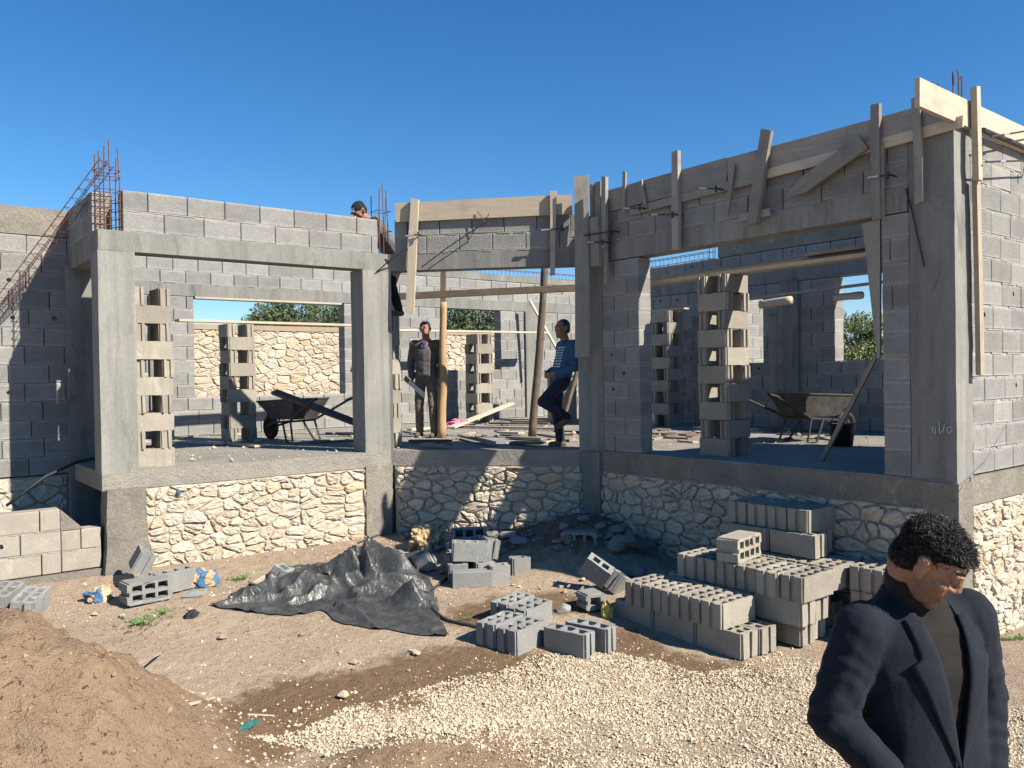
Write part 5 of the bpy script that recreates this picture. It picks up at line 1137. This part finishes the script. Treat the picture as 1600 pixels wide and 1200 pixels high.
def wrinkle(me, amp, sc=9.):
    me.update(); n = len(me.vertices); nr = [v.normal.copy() for v in me.vertices]
    for v, q in zip(me.vertices, nr):
        c = v.co; w = mnoise.noise(Vector((c.x*sc, c.y*sc, c.z*sc*1.7)))*.6-abs(mnoise.noise(Vector((c.x*sc*.8+7, c.y*sc*.8, c.z*sc*2.1))))*1.2+.3
        v.co = c+q*w*amp
    me.update()
camdir = lambda r, f: (_r*r+Vector((FW.x, FW.y, 0)).normalized()*f).normalized()
STAND = dict(head=(0, .03, 1.62), neck=(0, -.01, 1.48), chest=(0, 0, 1.28), pelvis=(0, 0, .95), shL=(-.185, 0, 1.40), shR=(.185, 0, 1.40), elL=(-.25, -.05, 1.12), elR=(.25, -.05, 1.12), wrL=(-.24, .06, .88), wrR=(.24, .06, .88),
             hipL=(-.09, 0, .92), hipR=(.09, 0, .92), knL=(-.11, .03, .50), knR=(.11, .03, .50), anL=(-.12, 0, .085), anR=(.12, 0, .085))
# man in the cap in the middle bay, looking up
b = onZ(668, 683, 0)
t_, W_, V_, h_ = person(Vector((b.x, b.y, 0)), facing(camdir(-.25, -1)), 'man in black and white cap and dark open jacket looking up beside the wooden prop', dict(STAND, head=(.0, .02, 1.63), anL=(-.13, .06, .085), knL=(-.12, .08, .5), elR=(.27, -.06, 1.13), wrR=(.23, .03, .88)), 'olive', 'brownpants', headrot=(.35, .38, 0), cap=('blackcloth', 'whitecloth', lambda q: q.x < .005 and q.y < .075 and q.z > .02), tthick=1.05)
B = Blob(); B.cap((0, .10, 1.10), (0, .085, 1.42), (.045, .03), (.06, .035), (1, 0, 0)); obj('shirt', B.mesh('shirt', cloth_mat('blue_shirt', (.06, .075, .17)), .009, 2), W_, t_)
B = Blob(); B.cap((-.07, .02, 1.45), (.07, .02, 1.45), .035, .035); B.cap((-.05, .08, 1.41), (-.02, .115, 1.36), .018, .014); B.cap((.05, .08, 1.41), (.02, .115, 1.36), .018, .014); obj('collar', B.mesh('collar', M_['orange'], .008, 2), W_, t_)
sw = empty('hand_saw', W_ @ Vector((.2, .12, .86)), 'saw blade held low in the right hand of man in cap', 'saw')
MB().box((-.02, -.05, -.002), (.36, .02, .002), W_ @ frame(Vector((.22, .10, .84)), Vector((-.75, .35, -.55)), Vector((.3, 1, 0)))).build('blade', M_['zinc'], sw)
MB().box((-.13, -.05, -.014), (-.02, .03, .014), W_ @ frame(Vector((.22, .10, .84)), Vector((-.75, .35, -.55)), Vector((.3, 1, 0)))).build('handle', M_['wood_d'], sw)
# man in blue with one foot up, in shade by the inner corner
b = Vector((6.95, 7.84, 0))
t_, W_, V_, h_ = person(Vector((b.x, b.y, 0)), facing(camdir(-1, -.45)), 'man in blue lettered sweater leaning back with one foot raised by inner corner', {k: (Vector(v)*.93 if not k.startswith('ft') else v) for k, v in dict(STAND, head=(0, -.02, 1.60), neck=(0, -.06, 1.46), chest=(0, -.08, 1.26), pelvis=(0, .02, .93), shL=(-.185, -.10, 1.37), shR=(.185, -.10, 1.37), elL=(-.26, -.08, 1.08), elR=(.26, -.10, 1.08), wrL=(-.10, .14, 1.00), wrR=(.10, .13, 1.02),
    hipL=(-.09, .02, .90), hipR=(.09, .02, .90), knL=(-.10, .34, .62), anL=(-.09, -.02, .40), knR=(.10, .03, .48), anR=(.10, -.02, .085), ftL=Vector((0, .9, -.4))).items()}, 'bluecloth', 'denim', headrot=(.1, -.05, 0))
bv = BVHTree.FromObject([c for c in t_.children if c.name.startswith('sweater')][0], bpy.context.evaluated_depsgraph_get()) if False else None
sm_ = [c for c in t_.children if c.name.startswith('sweater')][0].data; bv = BVHTree.FromPolygons([v.co for v in sm_.vertices], [tuple(p.vertices) for p in sm_.polygons])
pr_ = MB(); rr_ = random.Random(5)
for k in range(8):
    z = 1.26-.034*k; x = -.10
    while x < .10:
        w = rr_.uniform(.015, .045); P4 = []
        for (a, c) in ((x, z), (x+w, z), (x+w, z-.016), (x, z-.016)):
            hit = bv.ray_cast(Vector((a, 1, c)), Vector((0, -1, 0)))[0]; P4.append((hit if hit else Vector((a, .08, c)))+Vector((0, .004, 0)))
        pr_.add(P4, [(0, 1, 2, 3)]); x += w+.01
obj('shirt_print', mesh('shirt_print', pr_.V, pr_.F, M_['whitecloth']), W_, [c for c in t_.children if c.name.startswith('sweater')][0])
# man bending over the wall top, standing on the block pier behind the middle column
b = Vector((5.50, 9.58, 1.712))
person(b, facing(Vector((-1, -.05, 0))), 'man in dark cap and grey jacket bending over the left bay wall top', dict(STAND, pelvis=(0, -.10, .80), chest=(0, .20, 1.13), neck=(0, .33, 1.25), head=(0, .44, 1.33), shL=(-.18, .30, 1.19), shR=(.18, .30, 1.19), elL=(-.22, .38, .92), elR=(.22, .38, .92), wrL=(-.15, .52, 1.13), wrR=(.15, .52, 1.13),
    hipL=(-.09, -.10, .78), hipR=(.09, -.10, .78), knL=(-.11, .06, .42), knR=(.11, .06, .42), anL=(-.10, -.06, .085), anR=(.10, -.06, .085)), 'greycloth', 'blackcloth', headrot=(.12, -.75, 0), cap=('blackcloth', 'whitecloth', lambda q: abs(q.x) < .03 and q.y > .02 and .05 < q.z < .10 and q.y < .1))
# seated man mostly hidden behind the pier of the right bay
b = atD(1001, 690, 12.4); b.z = 0
person(Vector((b.x, b.y, 0)), facing(camdir(-.6, -.6)), 'dark-haired man crouching in the right room, mostly hidden behind the pier', dict(STAND, pelvis=(0, -.10, .26), chest=(0, .02, .60), neck=(0, .06, .80), head=(0, .12, .93), shL=(-.18, .03, .74), shR=(.18, .03, .74), elL=(-.22, .22, .50), elR=(.22, .22, .50), wrL=(-.1, .40, .46), wrR=(.1, .40, .46),
    hipL=(-.10, -.08, .24), hipR=(.10, -.08, .24), knL=(-.15, .32, .46), knR=(.15, .32, .46), anL=(-.13, .10, .085), anR=(.13, .10, .085)), 'blackcloth', 'denim', headrot=(.1, -.25, 0))

# ---- man in the foreground
def front_man():
    bx = atD(1432, 1000, 2.52); z0 = float(gz(bx.x, bx.y)); base = Vector((bx.x, bx.y, z0)); fd = camdir(.30, -.95)
    t = empty('person', base, 'man in navy jacket and dark sweater looking down at the right foreground', 'person'); W = Matrix.Translation(base) @ Matrix.Rotation(facing(fd), 4, 'Z')
    top = atD(1455, 812, 2.47).z-z0; hz = top-.118          # head centre height from the photo
    sh = hz-.165
    D = lambda z: z-1.40+sh                                  # body heights were drawn for shoulders at 1.40
    loc = W.inverted() @ atD(1452, 878, 2.44); hc = Vector((loc.x, loc.y, hz)); fdir = camdir(.82, -.57); fl = (W.to_3x3().inverted() @ fdir); yaw = math.atan2(fl.y, fl.x)-math.pi/2
    hm = hmat(hc, yaw, -.66, .08); B = Blob(); head_parts(B, hm, 1.0); nb = Vector((0, -.02, D(1.44)))
    B.cap(nb, hm @ Vector((0, -.035, -.05)), .062, .060); B.loft([(D(.80), .15, .10, 0, 0), (D(1.0), .14, .10, 0, 0), (D(1.25), .16, .11, 0, 0), (D(1.38), .15, .09, 0, -.01), (D(1.44), .07, .06, 0, -.02)])
    el = {'R': W.inverted() @ atD(1298, 1120, 2.44), 'L': W.inverted() @ atD(1537, 1090, 2.60)}; wr = {'R': W.inverted() @ atD(1388, 1212, 2.30), 'L': W.inverted() @ atD(1545, 1232, 2.48)}; shd = {'R': Vector((.185, 0, D(1.375))), 'L': Vector((-.185, 0, D(1.375)))}
    for s in 'LR':
        B.cap(shd[s], el[s], .045, .04); B.cap(el[s], wr[s], .037, .028); hand_parts(B, wr[s], (wr[s]-el[s])+Vector((0, 0, -.05)), (1 if s == 'L' else -.2, -.2, -.9 if s == 'R' else 0), .7, 1.05, 1 if s == 'L' else -1)
        x = .1 if s == 'R' else -.1; B.cap((x, 0, D(.92)), (x*1.1, .03, D(.5)), .075, .05); B.cap((x*1.1, .03, D(.5)), (x*1.2, 0, .09), .048, .036); B.cap((x*1.2, -.03, .05), (x*1.2, .15, .04), .035, .032)
    bme = B.mesh('body', M_['skin_face'], .0048, 2, .4); hinv = hm.inverted(); st = []; dk = []
    for v in bme.vertices:
        q = hinv @ v.co; inh = q.length < .16
        st.append(max(0., min(1., (-.022-q.z)/.03))*max(0., min(1., (q.y+.02)/.04)) if inh else 0.)
        e = min((Vector((q.x-s*.031, (q.y-.088)*.4, (q.z-.004)*2.2)).length for s in (-1, 1))); l = Vector((q.x*.45, (q.y-.09)*.4, (q.z+.060)*1.3)).length
        dk.append(max(0., 1-e/.016) if inh and q.y > .06 else 0.); st[-1] *= (0 if inh and l < .012 else 1)
    for nm, vals in (('stubble', st), ('lash', dk)):
        at = bme.attributes.new(nm, 'FLOAT', 'POINT'); at.data.foreach_set('value', np.array(vals, np.float32))
    body = obj('body', bme, W, t)
    # trousers and shoes
    P = Blob(); P.loft([(D(1.02), .155, .115, 0, 0), (D(.86), .17, .13, 0, -.01)])
    for x in (-.1, .1): P.cap((x, 0, D(.9)), (x*1.1, .03, D(.5)), .098, .078); P.cap((x*1.1, .03, D(.5)), (x*1.2, 0, .10), .076, .065)
    pm = P.mesh('trousers', M_['blackcloth'], .012, 4); wrinkle(pm, .008); obj('trousers', pm, W, t)
    for x in (-.12, .12): S = Blob(); S.cap((x, -.05, .05), (x, .16, .045), .045, .04); obj('shoe', S.mesh('shoe', M_['leather'], .01, 2), W, t)
    # sweater with high neck
    S = Blob(); S.loft([(D(.86), .165, .122, 0, .005), (D(1.05), .165, .122, 0, .01), (D(1.25), .178, .124, 0, .008), (D(1.36), .165, .105, 0, -.005), (D(1.41), .115, .08, 0, -.012), (D(1.455), .072, .068, 0, -.012)])
    S.cap((0, -.015, D(1.42)), nb.lerp(hm @ Vector((0, -.035, -.05)), .62), .078, .071); sme = S.mesh('sweater', M_['brown_knit'], .009, 3); wrinkle(sme, .004, 12.); obj('sweater', sme, W, t)
    # jacket
    Jk = Blob(); Jk.loft([(D(.72), .215, .150, 0, .0), (D(.90), .205, .145, 0, .003), (D(1.08), .198, .142, 0, .008), (D(1.24), .208, .142, 0, .004), (D(1.33), .205, .128, 0, -.008), (D(1.39), .165, .105, 0, -.018), (D(1.43), .105, .082, 0, -.022), (D(1.46), .080, .072, 0, -.024)], 32)
    for s in 'LR':
        sx = 1 if s == 'R' else -1; Jk.cap((sx*.10, -.015, D(1.375)), shd[s]+Vector((sx*.015, 0, -.012)), (.075, .065), (.077, .072), (0, 1, 0)); Jk.cap(shd[s]+Vector((sx*.012, 0, -.01)), el[s], .083, .068); Jk.cap(el[s], el[s].lerp(wr[s], .97), .068, .053)
    jm = Jk.mesh('jacket', M_['navy'], .0075, 7, .5); jm.update()
    nrm = [v.normal.copy() for v in jm.vertices]
    for v, q in zip(jm.vertices, nrm):                      # creases round the elbows and forearms, soft drape elsewhere
        c = v.co; best = 9; tpar = 0; ax = None
        for s in 'LR':
            for (a, b_) in ((shd[s], el[s]), (el[s], wr[s])):
                d = b_-a; u = max(0, min(1, (c-a).dot(d)/d.length_squared)); ds = (c-(a+d*u)).length
                if ds < best: best = ds; ax = d.normalized(); sN = s; near = (c-el[s]).length
        if abs(c.x) > .19 or best < .075:
            along = c.dot(ax); k = math.exp(-(near/.17)**2)+.22
            w = math.sin(along*95+3.5*mnoise.noise(c*11)+2*c.x*9)*.5+mnoise.noise(Vector((c.x*16, c.y*16, c.z*26)))*.8
            v.co = c+q*w*.0055*k
        else:
            v.co = c+q*(mnoise.noise(Vector((c.x*7, c.y*7, c.z*3.2)))*.007+mnoise.noise(Vector((c.x*15, c.y*15, c.z*9)))*.003)
    jm.update()
    def wgap(z):
        zz = z-sh+1.40; return float(np.interp(zz, [.70, .90, .99, 1.10, 1.25, 1.36, 1.43, 1.5], [.045, .022, .006, .026, .052, .068, .074, .08]))
    xc = lambda z: -.008
    bm = bmesh.new(); bm.from_mesh(jm); kill = [f for f in bm.faces if f.calc_center_median().y > .0 and abs(f.calc_center_median().x-xc(f.calc_center_median().z)) < wgap(f.calc_center_median().z)]
    kill += [f for f in bm.faces if f.calc_center_median().z > D(1.455) and abs(f.calc_center_median().x) < .09] + [f for f in bm.faces if f.calc_center_median().z < D(.735) and abs(f.calc_center_median().x) < .19 and f.normal.z < -.6]
    bmesh.ops.delete(bm, geom=list(set(kill)), context='FACES'); bm.to_mesh(jm); bm.free()
    jo = obj('jacket', jm, W, t); sd = jo.modifiers.new('thick', 'SOLIDIFY'); sd.thickness = .006; sd.offset = -1
    bv = BVHTree.FromPolygons([v.co for v in jm.vertices], [tuple(p.vertices) for p in jm.polygons])
    def surf(x, z, off):
        h = bv.ray_cast(Vector((x, .6, z)), Vector((0, -1, 0))); y = h[0].y if h[0] is not None and h[0].y > 0 else None; return x, y, z, off
    for s in (1, -1):
        rows = []; zs = [D(q) for q in np.linspace(.985, 1.40, 26)]
        for z in zs:
            zz = z-sh+1.40; wd = float(np.interp(zz, [.985, 1.10, 1.25, 1.285, 1.287, 1.31, 1.40], [.004, .045, .085, .092, .050, .056, .050])); row_ = []
            for k in range(6):
                x = xc(z)+s*(wgap(z)-.008+wd*k/5+.004); q = surf(x, z, 0); row_.append([x, q[1], z, .010-.002*abs(k-2)/3])
            ys = [r_[1] for r_ in row_ if r_[1] is not None]; dy = ys[0] if ys else .12
            for r_ in row_:
                if r_[1] is None: r_[1] = dy
                else: dy = r_[1]
            rows.append([Vector((r_[0], r_[1]+r_[3], r_[2])) for r_ in row_])
        for it in range(2):
            for i in range(1, len(rows)-1):
                for k in range(6): rows[i][k].y = (rows[i-1][k].y+2*rows[i][k].y+rows[i+1][k].y)/4
        Vq = [v for r_ in rows for v in r_]; Fq_ = [(i*6+k, i*6+k+1, i*6+7+k, i*6+6+k) for i in range(len(rows)-1) for k in range(5)]
        if s < 0: Fq_ = [f[::-1] for f in Fq_]
        lo = obj('lapel', mesh('lapel', Vq, [f[::-1] for f in Fq_], M_['navy'], True), W, jo); so_ = lo.modifiers.new('thick', 'SOLIDIFY'); so_.thickness = .005; so_.offset = 0
    # collar round the back of the neck
    Vc = []; n = 22
    for i in range(n+1):
        a = math.radians(-205+230*i/n); cx, cy = math.cos(a), math.sin(a)
        for (r, z) in ((.100, 1.405), (.096, 1.43), (.088, 1.462), (.081, 1.468), (.078, 1.44)): Vc.append(Vector((cx*r*1.02, cy*r*.9-.018, D(z)-.025*max(0, cy))))
    Fc_ = [(i*5+k, i*5+k+1, i*5+6+k, i*5+5+k) for i in range(n) for k in range(4)]
    co_ = obj('collar', mesh('collar', Vc, Fc_, M_['navy'], True), W, jo); so_ = co_.modifiers.new('thick', 'SOLIDIFY'); so_.thickness = .004; so_.offset = 0
    for z in (.975, ):
        q = surf(.03, D(z), 0); y = q[1] or .15; MB().lathe([(0, .004), (.009, .004), (.010, .002), (.010, 0)], 12, Matrix.Translation((.03, y+.002, D(z))) @ Matrix.Rotation(-math.pi/2, 4, 'X')).build('button', M_['rubber'], jo, False, W)
    q = [surf(x, D(1.245)+dz, 0) for x, dz in ((-.095, 0), (-.165, .012))]; pw = [Vector((a[0], (a[1] or .11)+.004, a[2])) for a in q]
    plank(W @ pw[0], W @ pw[1], .022, .005, W.to_3x3() @ Vector((0, 1, 0)), 'navy', None, name='pocket_welt', parent=jo, warp=0)
    # hair: scalp shell and several hundred curls
    r = random.Random(3); hb = Blob(); R3 = hm.to_3x3(); e = lambda c, rr: hb.ell(hm @ Vector(c), rr, R3); e((0, -.022, .048), (.081, .097, .084)); e((0, -.050, -.012), (.071, .060, .068)); e((0, .016, .070), (.066, .072, .044))
    ho = obj('hair', hb.mesh('hair', plain('scalp_hair', (.010, .0085, .008), .95, .05, 0, .5, .3, 60), .006, 2), W, t); m = MB()
    hme = ho.data; hme.update(); inv = hm.inverted(); hv = [(v.co.copy(), v.normal.copy()) for v in hme.vertices]
    for i in range(6500):
        c_, nn = r.choice(hv); p = inv @ c_; d = (inv.to_3x3() @ nn).normalized()
        if p.y > .055 and p.z < .07: continue
        p = p+Vector((r.uniform(-.004, .004), r.uniform(-.004, .004), r.uniform(-.004, .004)))
        a = d.orthogonal().normalized(); b_ = d.cross(a); ph = r.uniform(0, 6.3); rr = r.uniform(.0025, .0055); L = r.uniform(.007, .016)*((1.5 if p.y > -.03 else 1.0) if p.z > .07 else .5); tw = r.uniform(4, 8); lean = Vector((r.uniform(-.5, .5), r.uniform(-.1, .7), r.uniform(-.5, .1)))
        pts = [hm @ (p-d*.006+d*L*f+lean*L*f*f+(a*math.cos(ph+tw*f)+b_*math.sin(ph+tw*f))*rr) for f in [k/7 for k in range(8)]]
        m.tube(pts, [.0010]*6+[.0008, .0004], 3)
    m.build('curls', M_['hair'], ho, True, W)
    for s in (-1, 1):
        m = MB()
        for i in range(60):
            f = i/59; x = s*(.012+.042*f); y = .094-.020*f*f-.004; z = .036+.010*math.sin(f*2.6); p = hm @ (Vector((x, y, z+r.uniform(-.004, .004)))); q = hm @ (Vector((x+s*.010, y+.004-.006*f, z+r.uniform(-.003, .006)))); m.tube([p, p.lerp(q, .6), q], [.0014, .0012, .0006], 4)
        m.build('eyebrow', M_['hair'], body, True, W)
front_man()
# dark broken stones and block fragments along the foot of the middle bay
r_ = random.Random(12)
FRG = [small_rock(300+i, (1, 1, 1)) for i in range(3)]
for i in range(95):
    px = r_.uniform(600, 1010); py = r_.uniform(800, 860) if px > 700 else r_.uniform(830, 880); q = onG(px, py)
    if q.x+q.y > XB+Y1-.1 or q.x > X3-.1: continue
    s_ = r_.choice((.03, .04, .05, .06, .08, .11)); put_rock(RG[i % 4] if i % 3 else FRG[i % 3], q, (s_*1.2, s_, s_*.8), 'dark rubble fragment at the foot of the shaded middle bay', 'rubble fragments by the middle bay', r_.uniform(0, 6), .15, 'rubble_stone')
# more litter on the room floors
r_ = random.Random(31); nm_ = 0
for i in range(30):
    px, py = (r_.uniform(620, 905), r_.uniform(656, 694)) if i < 18 else (r_.uniform(290, 560), r_.uniform(672, 694))
    q = onZ(px, py, .012)
    if q.y > YB-.3 or q.x > XR: continue
    a = r_.uniform(0, 3.1); d = Vector((math.cos(a), math.sin(a), 0))*r_.uniform(.1, .45); q.z = .012+.006*r_.random()
    left = i >= 18
    plank(q-d, q+d, r_.uniform(.05, .13), .022, (0, 0, 1), r_.choice(('wood', 'wood_g', 'wood_d')), 'scrap of board littering the left room floor' if left else 'scrap of board littering the middle room floor', 'offcut', 'board scraps in the left room' if left else 'board scraps in the middle room', 'timber_offcut', warp=.001, seed=i)
